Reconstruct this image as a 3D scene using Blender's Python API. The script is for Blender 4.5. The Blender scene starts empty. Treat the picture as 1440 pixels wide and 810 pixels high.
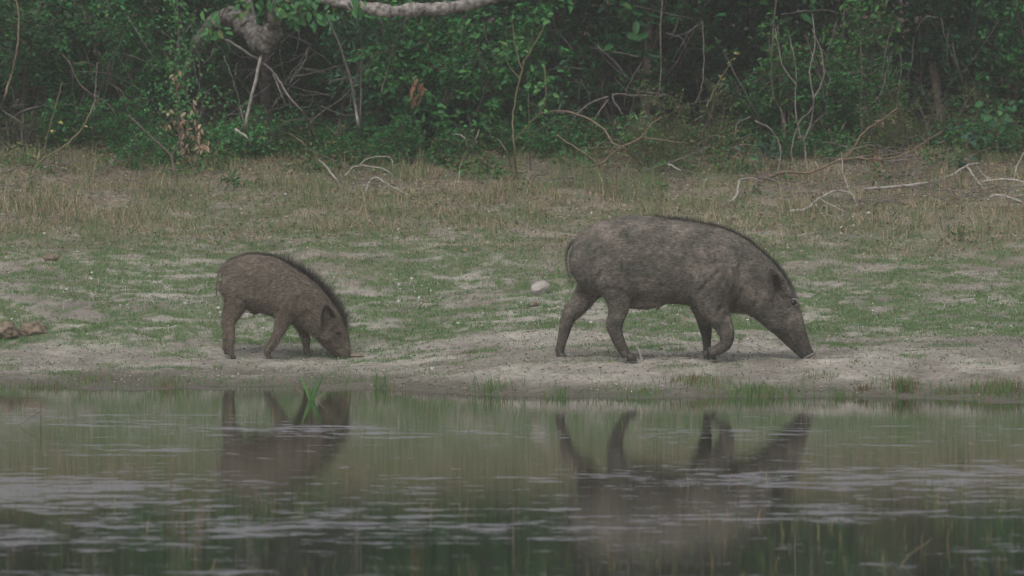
import bpy, bmesh, math, random
import numpy as np
from mathutils import Vector, Matrix
from mathutils.bvhtree import BVHTree

sc = bpy.context.scene
COL = sc.collection
random.seed(7)
R = math.radians

# ------------------------------------------------------------------ camera
CAM_H = 1.8            # metres above the water
F_PX = 10000.0         # focal length in photo pixels (1440 wide)
Y_H = 88.0             # row of the horizon
cam_d = bpy.data.cameras.new('camera')
cam = bpy.data.objects.new('camera', cam_d)
COL.objects.link(cam)
sc.camera = cam
cam_d.sensor_width = 36.0
cam_d.lens = 36.0 * F_PX / 1440.0
cam_d.clip_start = 0.5
cam_d.clip_end = 3000
cam.location = (0, 0, CAM_H)
PITCH = math.atan((405 - Y_H) / F_PX)
cam.rotation_euler = (R(90) - PITCH, 0, 0)
cam_d.dof.use_dof = True
cam_d.dof.focus_distance = 40.5
cam_d.dof.aperture_fstop = 7.0

# ------------------------------------------------------------------ light
SUN_EL, SUN_AZ = R(52), R(200)      # azimuth from +Y towards +X
world = bpy.data.worlds.new('World')
sc.world = world
world.use_nodes = True
wn = world.node_tree
wn.nodes.clear()
sky = wn.nodes.new('ShaderNodeTexSky')
sky.sky_type = 'NISHITA'
sky.sun_disc = False
sky.sun_elevation = SUN_EL
sky.sun_rotation = SUN_AZ
sky.air_density = 1.0
sky.dust_density = 4.0
hs = wn.nodes.new('ShaderNodeHueSaturation')
hs.inputs['Saturation'].default_value = 0.25
bg = wn.nodes.new('ShaderNodeBackground')
bg.inputs['Strength'].default_value = 0.085
wo = wn.nodes.new('ShaderNodeOutputWorld')
wn.links.new(sky.outputs[0], hs.inputs['Color'])
wn.links.new(hs.outputs[0], bg.inputs[0])
wn.links.new(bg.outputs[0], wo.inputs[0])

sun_d = bpy.data.lights.new('sun', 'SUN')
sun_d.energy = 0.7
sun_d.angle = R(35)
sun_d.color = (1.0, 0.93, 0.84)
sun = bpy.data.objects.new('sun', sun_d)
COL.objects.link(sun)
sd = Vector((math.sin(SUN_AZ) * math.cos(SUN_EL), math.cos(SUN_AZ) * math.cos(SUN_EL), math.sin(SUN_EL)))
sun.rotation_euler = sd.to_track_quat('Z', 'Y').to_euler()

vs = sc.view_settings
vs.view_transform = 'Standard'
vs.look = 'None'
vs.exposure = 0.42
vs.gamma = 1.0
vs.use_curve_mapping = False
sc.render.engine = 'CYCLES'
sc.cycles.use_denoising = True
sc.cycles.max_bounces = 6
sc.cycles.diffuse_bounces = 3
sc.cycles.glossy_bounces = 3
sc.cycles.transmission_bounces = 3
sc.cycles.volume_bounces = 1
sc.cycles.transparent_max_bounces = 6
sc.cycles.caustics_reflective = False
sc.cycles.caustics_refractive = False

# ------------------------------------------------------------------ helpers
def link(o):
    COL.objects.link(o)
    return o

def tag(o, label=None, cat=None, group=None, kind=None):
    if label: o['label'] = label
    if cat: o['category'] = cat
    if group: o['group'] = group
    if kind: o['kind'] = kind
    return o

def empty(name, loc=(0, 0, 0), rz=0.0):
    o = bpy.data.objects.new(name, None)
    o.location = loc
    o.rotation_euler = (0, 0, rz)
    o.empty_display_size = 0.1
    return link(o)

def mesh_np(name, verts, faces, mat, parent=None, cols=None, smooth=False):
    """verts (n,3), faces (m,k) int arrays -> one mesh object"""
    verts = np.asarray(verts, dtype=np.float32)
    faces = np.asarray(faces, dtype=np.int32)
    k = faces.shape[1]
    me = bpy.data.meshes.new(name)
    me.vertices.add(len(verts))
    me.vertices.foreach_set('co', verts.ravel())
    me.loops.add(faces.size)
    me.loops.foreach_set('vertex_index', faces.ravel())
    me.polygons.add(len(faces))
    me.polygons.foreach_set('loop_start', np.arange(0, faces.size, k, dtype=np.int32))
    me.polygons.foreach_set('loop_total', np.full(len(faces), k, dtype=np.int32))
    if smooth:
        me.polygons.foreach_set('use_smooth', np.ones(len(faces), dtype=bool))
    me.update(calc_edges=True)
    if cols is not None:
        at_ = me.attributes.new('col', 'FLOAT_COLOR', 'POINT')
        c = np.ones((len(verts), 4), dtype=np.float32)
        c[:, :3] = cols
        at_.data.foreach_set('color', c.ravel())
    me.materials.append(mat)
    o = bpy.data.objects.new(name, me)
    link(o)
    if parent is not None:
        o.parent = parent
    return o

# lattice noise -----------------------------------------------------
_rs = np.random.RandomState(11)
_LAT = _rs.rand(512, 512).astype(np.float32)

def vnoise(x, y, s, seed=0):
    x = np.asarray(x, dtype=np.float64) / s + 37.31 * seed + 1000
    y = np.asarray(y, dtype=np.float64) / s + 91.7 * seed + 1000
    xi = np.floor(x).astype(np.int64); yi = np.floor(y).astype(np.int64)
    fx = x - xi; fy = y - yi
    fx = fx * fx * (3 - 2 * fx); fy = fy * fy * (3 - 2 * fy)
    a = _LAT[xi % 512, yi % 512]; b = _LAT[(xi + 1) % 512, yi % 512]
    c = _LAT[xi % 512, (yi + 1) % 512]; d = _LAT[(xi + 1) % 512, (yi + 1) % 512]
    return (a * (1 - fx) + b * fx) * (1 - fy) + (c * (1 - fx) + d * fx) * fy

def fbm(x, y, s, seed=0, o=4):
    t = 0; a = 1.0; n = 0
    for i in range(o):
        t = t + a * vnoise(x, y, s / 2 ** i, seed + i); n += a; a *= 0.55
    return t / n

def sstep(a, b, x):
    t = np.clip((np.asarray(x, dtype=np.float64) - a) / (b - a), 0, 1)
    return t * t * (3 - 2 * t)

# terrain -----------------------------------------------------------
_far = [(44, .50), (46, .80), (48.4, 1.13), (52, 1.42), (60, 1.8), (100, 3.0), (260, 5.0)]
_near = [(-260, 1.0), (-30, .6), (3, .35), (7, -.3), (12, -.7), (30, -.7)]
_PL = np.array(_near + [(37.2, -.16), (38.6, -.03), (39.5, .004), (40.3, .04), (41.2, .094), (42.2, .2)] + _far)
_PR = np.array(_near + [(36.0, -.16), (37.5, -.03), (38.3, .006), (38.95, .07), (39.5, .146), (39.8, .151), (41.0, .2), (42.0, .27)] + _far)

def terrain(x, y):
    x = np.asarray(x, dtype=np.float64); y = np.asarray(y, dtype=np.float64)
    wob = (fbm(x, y * 0 + 3, 0.9, 5, 3) - .5) * 0.35 * (1 - sstep(39, 41, y))
    yy = y + wob
    zl = np.interp(yy, _PL[:, 0], _PL[:, 1]); zr = np.interp(yy, _PR[:, 0], _PR[:, 1])
    s = sstep(-0.9, 0.4, x)
    z = zl * (1 - s) + zr * s
    near = sstep(39.9, 41.5, y)
    z = z + (fbm(x, y, 1.4, 20, 3) - .5) * .09 * sstep(41.2, 43, y)
    z = z + (fbm(x * .55, y, .42, 25, 4) - .5) * .075 * sstep(.10, .03, np.abs(z))
    sandy = sstep(38.0, 38.8, y) * (1 - sstep(43, 45, y))
    z = z + ((fbm(x, y, .16, 30, 3) - .5) * .030 + (fbm(x, y, .06, 36, 2) - .5) * .016) * sandy + (fbm(x, y, .45, 31, 2) - .5) * .03 * sandy * near
    z = z + (fbm(x, y, .10, 33, 2) - .5) * .012 * sstep(44, 45, y)
    # sandy hummocks
    for mx, my, rx, ry, h in MOUNDS:
        z = z + h * np.exp(-(((x - mx) / rx) ** 2 + ((y - my) / ry) ** 2))
    return z

MOUNDS = []
def ray_ground(px, py, d0=37.0, d1=60.0):
    """where the line of sight through a photo pixel meets the bank"""
    ds = np.linspace(d0, d1, 1500)
    xs = (px - 720) / F_PX * ds; zs = CAM_H - (py - Y_H) / F_PX * ds
    t = terrain(xs, ds)
    i = np.argmax(t >= zs)
    return float(ds[i])

for (px, py, w, dd, h) in [(165, 470, .16, .25, .055), (505, 478, .10, .2, .035), (680, 466, .14, .2, .02), (1370, 500, .28, .3, .03),
                           (440, 356, .1, .2, .035), (625, 362, .12, .25, .03), (90, 475, .1, .2, .02), (255, 468, .07, .15, .03),
                           (1030, 470, .25, .2, .015), (705, 366, .06, .15, .03), (1290, 225, .35, .4, .06)]:
    D = ray_ground(px, py)
    MOUNDS.append(((px - 720) / F_PX * D, D, w, dd, h))

def at(px, py, D):
    return Vector(((px - 720) / F_PX * D, D, CAM_H - (py - Y_H) / F_PX * D))

def on_ground(px, py, lift=0.0):
    D = ray_ground(px, py)
    v = at(px, py, D)
    v.z = float(terrain(v.x, v.y)) + lift
    return v

# ------------------------------------------------------------------ materials
def new_mat(name):
    m = bpy.data.materials.new(name)
    m.use_nodes = True
    nt = m.node_tree
    nt.nodes.clear()
    out = nt.nodes.new('ShaderNodeOutputMaterial')
    b = nt.nodes.new('ShaderNodeBsdfPrincipled')
    nt.links.new(b.outputs[0], out.inputs[0])
    return m, nt, b, out

def noise_node(nt, scale, detail=4, rough=.6, vec=None, stretch=None):
    tc = nt.nodes.new('ShaderNodeTexCoord')
    src = tc.outputs['Object']
    if stretch:
        mp = nt.nodes.new('ShaderNodeMapping')
        mp.inputs['Scale'].default_value = stretch
        nt.links.new(src, mp.inputs[0]); src = mp.outputs[0]
    n = nt.nodes.new('ShaderNodeTexNoise')
    n.inputs['Scale'].default_value = scale
    n.inputs['Detail'].default_value = detail
    n.inputs['Roughness'].default_value = rough
    nt.links.new(src, n.inputs['Vector'])
    return n

def ramp(nt, src, stops):
    r = nt.nodes.new('ShaderNodeValToRGB')
    els = r.color_ramp.elements
    while len(els) < len(stops): els.new(0.5)
    for e, (p, c) in zip(els, stops):
        e.position = p
        e.color = (c[0], c[1], c[2], 1) if isinstance(c, tuple) else (c, c, c, 1)
    nt.links.new(src, r.inputs[0])
    return r

def mixcol(nt, a, b, fac=None, mode='MIX', facv=1.0):
    m = nt.nodes.new('ShaderNodeMix')
    m.data_type = 'RGBA'; m.blend_type = mode
    if fac is not None: nt.links.new(fac, m.inputs[0])
    else: m.inputs[0].default_value = facv
    for s, i in ((a, 6), (b, 7)):
        if isinstance(s, tuple): m.inputs[i].default_value = (*s, 1)
        else: nt.links.new(s, m.inputs[i])
    return m.outputs[2]

def bump(nt, b, src, strength, dist):
    bp = nt.nodes.new('ShaderNodeBump')
    bp.inputs['Strength'].default_value = strength
    bp.inputs['Distance'].default_value = dist
    nt.links.new(src, bp.inputs['Height'])
    nt.links.new(bp.outputs[0], b.inputs['Normal'])

def mat_ground():
    m, nt, b, out = new_mat('bank_soil')
    a = nt.nodes.new('ShaderNodeAttribute'); a.attribute_name = 'col'
    n1 = noise_node(nt, 28, 6, .7)
    n2 = noise_node(nt, 140, 3, .6)
    r1 = ramp(nt, n1.outputs[0], [(.30, .48), (.46, .95), (.70, 1.30)])
    r2 = ramp(nt, n2.outputs[0], [(.3, .75), (.7, 1.2)])
    c = mixcol(nt, a.outputs['Color'], r1.outputs[0], mode='MULTIPLY')
    c = mixcol(nt, c, r2.outputs[0], mode='MULTIPLY')
    nt.links.new(c, b.inputs['Base Color'])
    b.inputs['Roughness'].default_value = .95
    b.inputs['Specular IOR Level'].default_value = .2
    bump(nt, b, n1.outputs[0], .8, .02)
    return m

def mat_attr(name, rough=.6, trans=0.0, spec=.4, rnd=.25):
    """colour from the vertex attribute with a small shift per object"""
    m, nt, b, out = new_mat(name)
    a = nt.nodes.new('ShaderNodeAttribute'); a.attribute_name = 'col'
    oi = nt.nodes.new('ShaderNodeObjectInfo')
    mr = nt.nodes.new('ShaderNodeMapRange')
    mr.inputs[3].default_value = 1 - rnd; mr.inputs[4].default_value = 1 + rnd
    nt.links.new(oi.outputs['Random'], mr.inputs[0])
    mu = nt.nodes.new('ShaderNodeVectorMath'); mu.operation = 'SCALE'
    nt.links.new(a.outputs['Color'], mu.inputs[0]); nt.links.new(mr.outputs[0], mu.inputs['Scale'])
    nt.links.new(mu.outputs[0], b.inputs['Base Color'])
    b.inputs['Roughness'].default_value = rough
    b.inputs['Specular IOR Level'].default_value = spec
    if trans > 0:
        t = nt.nodes.new('ShaderNodeBsdfTranslucent')
        nt.links.new(mu.outputs[0], t.inputs[0])
        mx = nt.nodes.new('ShaderNodeMixShader'); mx.inputs[0].default_value = trans
        nt.links.new(b.outputs[0], mx.inputs[1]); nt.links.new(t.outputs[0], mx.inputs[2])
        nt.links.new(mx.outputs[0], out.inputs[0])
    return m

def mat_bark(name, c0, c1, scale=30, rough=.85):
    m, nt, b, out = new_mat(name)
    n = noise_node(nt, scale, 5, .65)
    r = ramp(nt, n.outputs[0], [(.32, c0), (.66, c1)])
    nt.links.new(r.outputs[0], b.inputs['Base Color'])
    b.inputs['Roughness'].default_value = rough
    b.inputs['Specular IOR Level'].default_value = .2
    bump(nt, b, n.outputs[0], .6, .01)
    return m

def mat_hide(name, dark, mid, pale, scale=7, mud_top=.1):
    m, nt, b, out = new_mat(name)
    n1 = noise_node(nt, scale, 6, .68, stretch=(1, 1, 1.3))
    n2 = noise_node(nt, 26, 5, .7, stretch=(1.0, 1, .45))
    n3 = noise_node(nt, 110, 3, .6, stretch=(.35, 1, 1))
    r1 = ramp(nt, n1.outputs[0], [(.36, dark), (.5, mid), (.72, pale)])
    r2 = ramp(nt, n2.outputs[0], [(.3, .68), (.5, 1.0), (.72, 1.35)])
    r3 = ramp(nt, n3.outputs[0], [(.36, .62), (.64, 1.4)])
    c = mixcol(nt, r1.outputs[0], r2.outputs[0], mode='MULTIPLY')
    c = mixcol(nt, c, r3.outputs[0], mode='MULTIPLY')
    # wet dark mud caked on the lower legs
    tc = nt.nodes.new('ShaderNodeTexCoord'); sp = nt.nodes.new('ShaderNodeSeparateXYZ')
    nt.links.new(tc.outputs['Object'], sp.inputs[0])
    ma = nt.nodes.new('ShaderNodeMath'); ma.operation = 'MULTIPLY_ADD'; ma.inputs[1].default_value = .30
    nt.links.new(n1.outputs[0], ma.inputs[0]); nt.links.new(sp.outputs['Z'], ma.inputs[2])
    mz = ramp(nt, ma.outputs[0], [(mud_top + .13, .52), (mud_top + .22, 1.0)])
    c = mixcol(nt, c, mz.outputs[0], mode='MULTIPLY')
    nt.links.new(c, b.inputs['Base Color'])
    b.inputs['Roughness'].default_value = .8
    b.inputs['Specular IOR Level'].default_value = .25
    bump(nt, b, n2.outputs[0], .5, .01)
    return m

def mat_plain(name, col, rough=.6, spec=.3):
    m, nt, b, out = new_mat(name)
    n = noise_node(nt, 60, 3)
    r = ramp(nt, n.outputs[0], [(.3, tuple(c * .75 for c in col)), (.7, tuple(c * 1.2 for c in col))])
    nt.links.new(r.outputs[0], b.inputs['Base Color'])
    b.inputs['Roughness'].default_value = rough
    b.inputs['Specular IOR Level'].default_value = spec
    return m

def mat_water():
    m, nt, b, out = new_mat('pond_water')
    b.inputs['Base Color'].default_value = (.030, .032, .022, 1)
    b.inputs['IOR'].default_value = 1.33
    b.inputs['Specular IOR Level'].default_value = .5
    # mask of broken pale patches, from noise and position
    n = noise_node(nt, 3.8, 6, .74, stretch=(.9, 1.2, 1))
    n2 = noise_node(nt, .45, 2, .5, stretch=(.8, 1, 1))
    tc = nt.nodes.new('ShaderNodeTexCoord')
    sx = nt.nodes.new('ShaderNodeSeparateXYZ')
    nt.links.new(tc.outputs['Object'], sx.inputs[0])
    mr = nt.nodes.new('ShaderNodeMapRange')      # fewer patches near the bank
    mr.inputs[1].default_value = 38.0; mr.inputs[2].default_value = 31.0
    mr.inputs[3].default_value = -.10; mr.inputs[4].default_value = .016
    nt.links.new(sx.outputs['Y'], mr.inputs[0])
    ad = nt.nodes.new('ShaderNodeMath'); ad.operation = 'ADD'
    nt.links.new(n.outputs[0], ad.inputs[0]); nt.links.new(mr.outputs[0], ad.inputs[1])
    mrx = nt.nodes.new('ShaderNodeMapRange')     # more patches towards one side of the pond
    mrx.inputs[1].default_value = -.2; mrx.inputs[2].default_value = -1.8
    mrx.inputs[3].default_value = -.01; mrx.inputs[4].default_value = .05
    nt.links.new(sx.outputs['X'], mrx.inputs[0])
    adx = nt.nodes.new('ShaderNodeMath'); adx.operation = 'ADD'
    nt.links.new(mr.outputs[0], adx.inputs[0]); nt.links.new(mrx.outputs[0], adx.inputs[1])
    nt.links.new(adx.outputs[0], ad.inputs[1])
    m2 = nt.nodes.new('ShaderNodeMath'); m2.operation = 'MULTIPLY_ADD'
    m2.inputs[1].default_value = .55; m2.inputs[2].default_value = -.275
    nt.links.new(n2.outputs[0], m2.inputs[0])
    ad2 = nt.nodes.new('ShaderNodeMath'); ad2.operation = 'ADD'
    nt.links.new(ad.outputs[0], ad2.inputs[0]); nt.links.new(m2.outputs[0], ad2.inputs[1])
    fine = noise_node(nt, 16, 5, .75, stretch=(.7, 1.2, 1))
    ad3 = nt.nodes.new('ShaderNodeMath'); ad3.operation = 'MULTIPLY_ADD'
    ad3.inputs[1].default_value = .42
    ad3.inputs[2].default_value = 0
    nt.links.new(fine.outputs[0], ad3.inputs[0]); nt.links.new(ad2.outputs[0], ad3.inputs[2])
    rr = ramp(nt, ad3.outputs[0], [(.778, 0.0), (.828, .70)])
    b.inputs['Roughness'].default_value = .006
    w = noise_node(nt, 14, 3, .5, stretch=(.35, 1.2, 1))
    bump(nt, b, w.outputs[0], .034, .012)
    pale_patch = nt.nodes.new('ShaderNodeBsdfDiffuse')          # pale grey diffuse colour mixed over the water in patches
    pale_patch.inputs[0].default_value = (.27, .27, .295, 1)
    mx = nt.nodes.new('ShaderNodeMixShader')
    nt.links.new(rr.outputs[0], mx.inputs[0]); nt.links.new(b.outputs[0], mx.inputs[1]); nt.links.new(pale_patch.outputs[0], mx.inputs[2])
    nt.links.new(mx.outputs[0], out.inputs[0])
    return m

M_ground = mat_ground()
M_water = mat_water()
M_leaf = mat_attr('leaf_green', .5, .25, .3, .34)
M_grass = mat_attr('grass_blades', .7, .2, .2, 0.0)
M_hair = mat_attr('boar_bristles', .65, 0, .25, 0.0)
M_litter = mat_attr('dry_leaves', .85, 0, .2, 0.0)
M_bark = mat_bark('brown_bark', (.07, .055, .045), (.20, .165, .14))
M_palebark = mat_bark('pale_lichen_bark', (.10, .088, .08), (.29, .26, .245), 22)
M_oldbark = mat_bark('mossy_old_bark', (.035, .03, .028), (.25, .23, .21), 34)
M_limb = mat_bark('lichen_spotted_bark', (.06, .052, .047), (.46, .42, .40), 30)
M_deadwood = mat_bark('grey_dead_wood', (.28, .25, .23), (.56, .52, .48), 25)
M_tanwood = mat_bark('tan_dry_stem', (.14, .105, .075), (.29, .225, .16), 25)
M_greenstem = mat_bark('young_green_stem', (.13, .12, .07), (.23, .21, .12), 25)
M_rock = mat_bark('pale_stone', (.30, .27, .25), (.52, .49, .46), 18)
M_clod = mat_bark('dry_clod', (.13, .10, .075), (.32, .26, .20), 26)

# ------------------------------------------------------------------ ground sheet
def graded(lo, hi, step, outer, growth=1.35):
    a = list(np.arange(lo, hi + step * .5, step))
    s = step; v = a[-1]; up = []
    while v < outer[1]:
        s *= growth; v += s; up.append(v)
    s = step; v = a[0]; dn = []
    while v > outer[0]:
        s *= growth; v -= s; dn.append(v)
    return np.array(dn[::-1] + a + up)

gx = graded(-4.4, 4.4, .026, (-250, 250))
gy = graded(37.4, 49.4, .03, (-250, 250))
X, Y = np.meshgrid(gx, gy)

def turf_mask(x, y):
    """1 where short green turf grows"""
    n = fbm(x, y * .8, .55, 60, 5)
    edge = 41.5 + (fbm(x, y * 0, .8, 61, 3) - .5) * .9 + .25 * np.tanh(-x)
    up = sstep(-.12, .22, (y - edge) * .7 + (n - .5) * .7)
    holes = sstep(.66, .59, fbm(x * .7, y, .17, 64, 5) * .75 + .25 * fbm(x, y, .5, 65, 2) + .035 * sstep(42.0, 44.5, y))
    fine = .25 + .75 * sstep(.62, .46, fbm(x, y, .075, 68, 3))
    low = sstep(.59, .70, fbm(x * .7, y, .24, 66, 5)) * .6 * (1 - sstep(41.3, 41.9, y)) * sstep(39.0, 39.6, y)
    return np.clip(np.maximum(up * holes * fine, low) + .03 * sstep(38.6, 39.4, y), 0, 1)

def dry_mask(x, y):
    return sstep(43.0, 46.8, y + (fbm(x, y, .7, 70, 4) - .5) * 3.4)

def ground_col(x, y, z):
    sand = np.array([.405, .375, .335]); sand2 = np.array([.275, .25, .22])
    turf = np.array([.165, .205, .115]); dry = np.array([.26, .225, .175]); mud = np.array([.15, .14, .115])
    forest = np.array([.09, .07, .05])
    t = turf_mask(x, y)[..., None]; d = dry_mask(x, y)[..., None]
    n = fbm(x, y, .22, 80, 4)[..., None]
    n2 = sstep(.38, .66, fbm(x, y, .5, 82, 4))[..., None]
    c = sand * (1 - n2) + sand2 * n2
    c = c * (.66 + .68 * n) * (.86 + .28 * vnoise(x, y, .05, 88)[..., None])
    tc_ = turf * (.75 + .5 * n)
    c = c * (1 - t) + tc_ * t
    dmix = d * (.62 + .38 * sstep(.35, .6, fbm(x, y, .35, 84, 3))[..., None])
    c = c * (1 - dmix) + dry * (.7 + .6 * n) * dmix
    wet = (1 - sstep(.005, .085, z + (fbm(x, y, .2, 85, 3) - .5) * .05))[..., None]
    c = c * (1 - wet) + mud * wet
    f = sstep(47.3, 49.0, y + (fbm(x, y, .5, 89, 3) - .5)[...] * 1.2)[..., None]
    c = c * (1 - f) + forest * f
    return c

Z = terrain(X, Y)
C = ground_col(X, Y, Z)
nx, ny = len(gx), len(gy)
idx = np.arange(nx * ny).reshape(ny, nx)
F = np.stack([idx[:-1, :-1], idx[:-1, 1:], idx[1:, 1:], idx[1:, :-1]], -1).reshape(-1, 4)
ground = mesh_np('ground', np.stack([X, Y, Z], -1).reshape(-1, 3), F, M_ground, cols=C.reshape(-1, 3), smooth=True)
tag(ground, kind='structure')

# water sheet
wy = np.array([-8.0, 20, 39.9]); wx = np.array([-250.0, 250])
wv = [(x, y, 0.0) for y in (4.0, 41.0) for x in (-250, 250)]
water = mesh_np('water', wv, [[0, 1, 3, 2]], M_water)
tag(water, kind='structure')

# haze box
def mat_haze():
    m = bpy.data.materials.new('thin_haze')
    m.use_nodes = True
    nt = m.node_tree; nt.nodes.clear()
    out = nt.nodes.new('ShaderNodeOutputMaterial')
    v = nt.nodes.new('ShaderNodeVolumePrincipled')
    v.inputs['Color'].default_value = (.86, .88, .86, 1)
    v.inputs['Density'].default_value = HAZE
    nt.links.new(v.outputs[0], out.inputs['Volume'])
    return m
HAZE = .0016
hv = [(x, y, z) for z in (-2.2, 11.5) for y in (-262, 262) for x in (-262, 262)]
hf = [[0, 2, 3, 1], [4, 5, 7, 6], [0, 1, 5, 4], [2, 6, 7, 3], [0, 4, 6, 2], [1, 3, 7, 5]]
haze = mesh_np('haze', hv, hf, mat_haze())
tag(haze, kind='stuff')

# ------------------------------------------------------------------ generic builders
def tube_arrays(pts, rads, sides=6):
    """pts list of Vector, rads list -> verts, quads (closed at the ends by shrinking)"""
    pts = [Vector(p) for p in pts]
    n = len(pts)
    vs_, fs = [], []
    up = Vector((0.13, -1, 0.21)).normalized()
    for i, p in enumerate(pts):
        d = (pts[min(i + 1, n - 1)] - pts[max(i - 1, 0)])
        if d.length < 1e-9: d = Vector((0, 0, 1))
        d.normalize()
        a = d.cross(up)
        if a.length < .05: a = d.cross(Vector((1, 0, 0)))
        a.normalize(); b = d.cross(a)
        for k in range(sides):
            t = 2 * math.pi * k / sides
            vs_.append(p + (a * math.cos(t) + b * math.sin(t)) * rads[i])
    for i in range(n - 1):
        for k in range(sides):
            k2 = (k + 1) % sides
            fs.append((i * sides + k, i * sides + k2, (i + 1) * sides + k2, (i + 1) * sides + k))
    # caps
    for i, e in ((0, pts[0]), (n - 1, pts[-1])):
        c = len(vs_); vs_.append(e)
        for k in range(sides):
            k2 = (k + 1) % sides
            fs.append((i * sides + k, i * sides + k2, c, c))
    return vs_, fs

class Tubes:
    def __init__(self): self.v = []; self.f = []
    def add(self, pts, rads, sides=6):
        v, f = tube_arrays(pts, rads, sides)
        o = len(self.v)
        self.v += [tuple(p) for p in v]
        self.f += [tuple(i + o for i in q) for q in f]
    def build(self, name, mat, parent=None, lumps=0.0, lscale=12.0):
        if lumps:
            from mathutils import noise as mn
            self.v = [tuple(Vector(v) + Vector((mn.noise(Vector(v) * lscale), mn.noise(Vector(v) * lscale + Vector((9, 0, 0))), mn.noise(Vector(v) * lscale + Vector((0, 9, 0))))) * lumps
                      + Vector((mn.noise(Vector(v) * lscale * 3.3), 0, mn.noise(Vector(v) * lscale * 3.3 + Vector((0, 7, 0))))) * lumps * .5) for v in self.v]
        me = bpy.data.meshes.new(name)
        me.from_pydata(self.v, [], [tuple(dict.fromkeys(q)) for q in self.f])
        me.polygons.foreach_set('use_smooth', np.ones(len(me.polygons), dtype=bool))
        me.materials.append(mat)
        me.update()
        o = bpy.data.objects.new(name, me); link(o)
        if parent is not None: o.parent = parent
        return o

def smooth_path(pts, n=4, jit=0.0, rnd=random):
    """Catmull-Rom through pts"""
    pts = [Vector(p) for p in pts]
    if len(pts) < 3:
        a, b = pts[0], pts[-1]
        out = [a.lerp(b, i / (2 * n)) for i in range(2 * n + 1)]
    else:
        P = [pts[0] * 2 - pts[1]] + pts + [pts[-1] * 2 - pts[-2]]
        out = []
        for i in range(1, len(P) - 2):
            p0, p1, p2, p3 = P[i - 1], P[i], P[i + 1], P[i + 2]
            for k in range(n):
                t = k / n
                out.append(.5 * ((2 * p1) + (p2 - p0) * t + (2 * p0 - 5 * p1 + 4 * p2 - p3) * t * t + (-p0 + 3 * p1 - 3 * p2 + p3) * t ** 3))
        out.append(pts[-1])
    if jit:
        for i in range(1, len(out) - 1):
            out[i] = out[i] + Vector((rnd.uniform(-jit, jit), rnd.uniform(-jit, jit), rnd.uniform(-jit, jit)))
    return out

def leaf_arrays(P, DIR, NRM, L, W, cols, fold=.18, droop=.12):
    """elliptical leaves, two folded quads each. P (n,3) base, DIR unit, NRM unit, L,W (n,)"""
    n = len(P)
    S = np.cross(DIR, NRM); S /= np.linalg.norm(S, axis=1, keepdims=True) + 1e-9
    N = np.cross(S, DIR)
    L = L[:, None]; W = W[:, None]
    b = P
    l1 = P + DIR * L * .30 + S * W * .46 + N * W * fold
    l2 = P + DIR * L * .68 + S * W * .42 + N * W * fold - N * L * droop * .4
    r1 = P + DIR * L * .30 - S * W * .46 + N * W * fold
    r2 = P + DIR * L * .68 - S * W * .42 + N * W * fold - N * L * droop * .4
    t = P + DIR * L - N * L * droop
    V = np.stack([b, l1, l2, t, r2, r1], 1).reshape(-1, 3)
    o = (np.arange(n) * 6)[:, None]
    F1 = o + np.array([[0, 1, 2, 3]]); F2 = o + np.array([[0, 3, 4, 5]])
    Cc = np.repeat(cols, 6, axis=0)
    return V, np.concatenate([F1, F2]), Cc

def unit(a):
    return a / (np.linalg.norm(a, axis=1, keepdims=True) + 1e-9)

def rand_leaves(P, rs, Lm, ratio, palette, up=.9, out=None, var=.3):
    """leaves at points P with scattered directions; palette list of (rgb, weight)"""
    n = len(P)
    d = rs.normal(size=(n, 3)); d[:, 2] = d[:, 2] * .5 - .1
    if out is not None: d = d + out * .9
    d = unit(d)
    nm = rs.normal(size=(n, 3)) * .55 + np.array([0, -.35, up])
    nm = unit(nm)
    L = Lm * (1 + rs.uniform(-var, var, n)); W = L * ratio * rs.uniform(.8, 1.15, n)
    cols = np.array([p[0] for p in palette]) * np.array([1.16, 1.32, 1.02]); wts = np.array([p[1] for p in palette], float); wts /= wts.sum()
    c = cols[rs.choice(len(cols), n, p=wts)] * rs.uniform(.72, 1.3, (n, 1))
    return leaf_arrays(P, d, nm, L, W, c)

DARKG = [((.022, .088, .038), 5), ((.032, .125, .048), 4), ((.060, .155, .045), 1.2), ((.05, .12, .08), 1.2)]
MIDG = [((.034, .140, .052), 5), ((.050, .185, .062), 4), ((.090, .215, .065), 1.4), ((.026, .095, .042), 2)]
LIGHTG = [((.060, .195, .062), 5), ((.10, .24, .07), 3), ((.045, .15, .055), 3), ((.16, .20, .07), .6)]
BLUEG = [((.045, .125, .08), 5), ((.065, .165, .11), 3), ((.035, .09, .055), 2)]
OLIVE = [((.085, .12, .045), 4), ((.12, .145, .06), 2), ((.06, .10, .04), 3), ((.18, .15, .07), .6)]

def grow(rnd, base, d, length, r, segs, wob, lift):
    pts = [base]; p = base; dd = d.normalized()
    for i in range(segs):
        dd = (dd + Vector((rnd.gauss(0, wob), rnd.gauss(0, wob), rnd.gauss(0, wob) + lift))).normalized()
        p = p + dd * (length / segs)
        pts.append(p)
    rads = [r * (1 - .75 * i / segs) for i in range(segs + 1)]
    return pts, rads, dd

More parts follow.
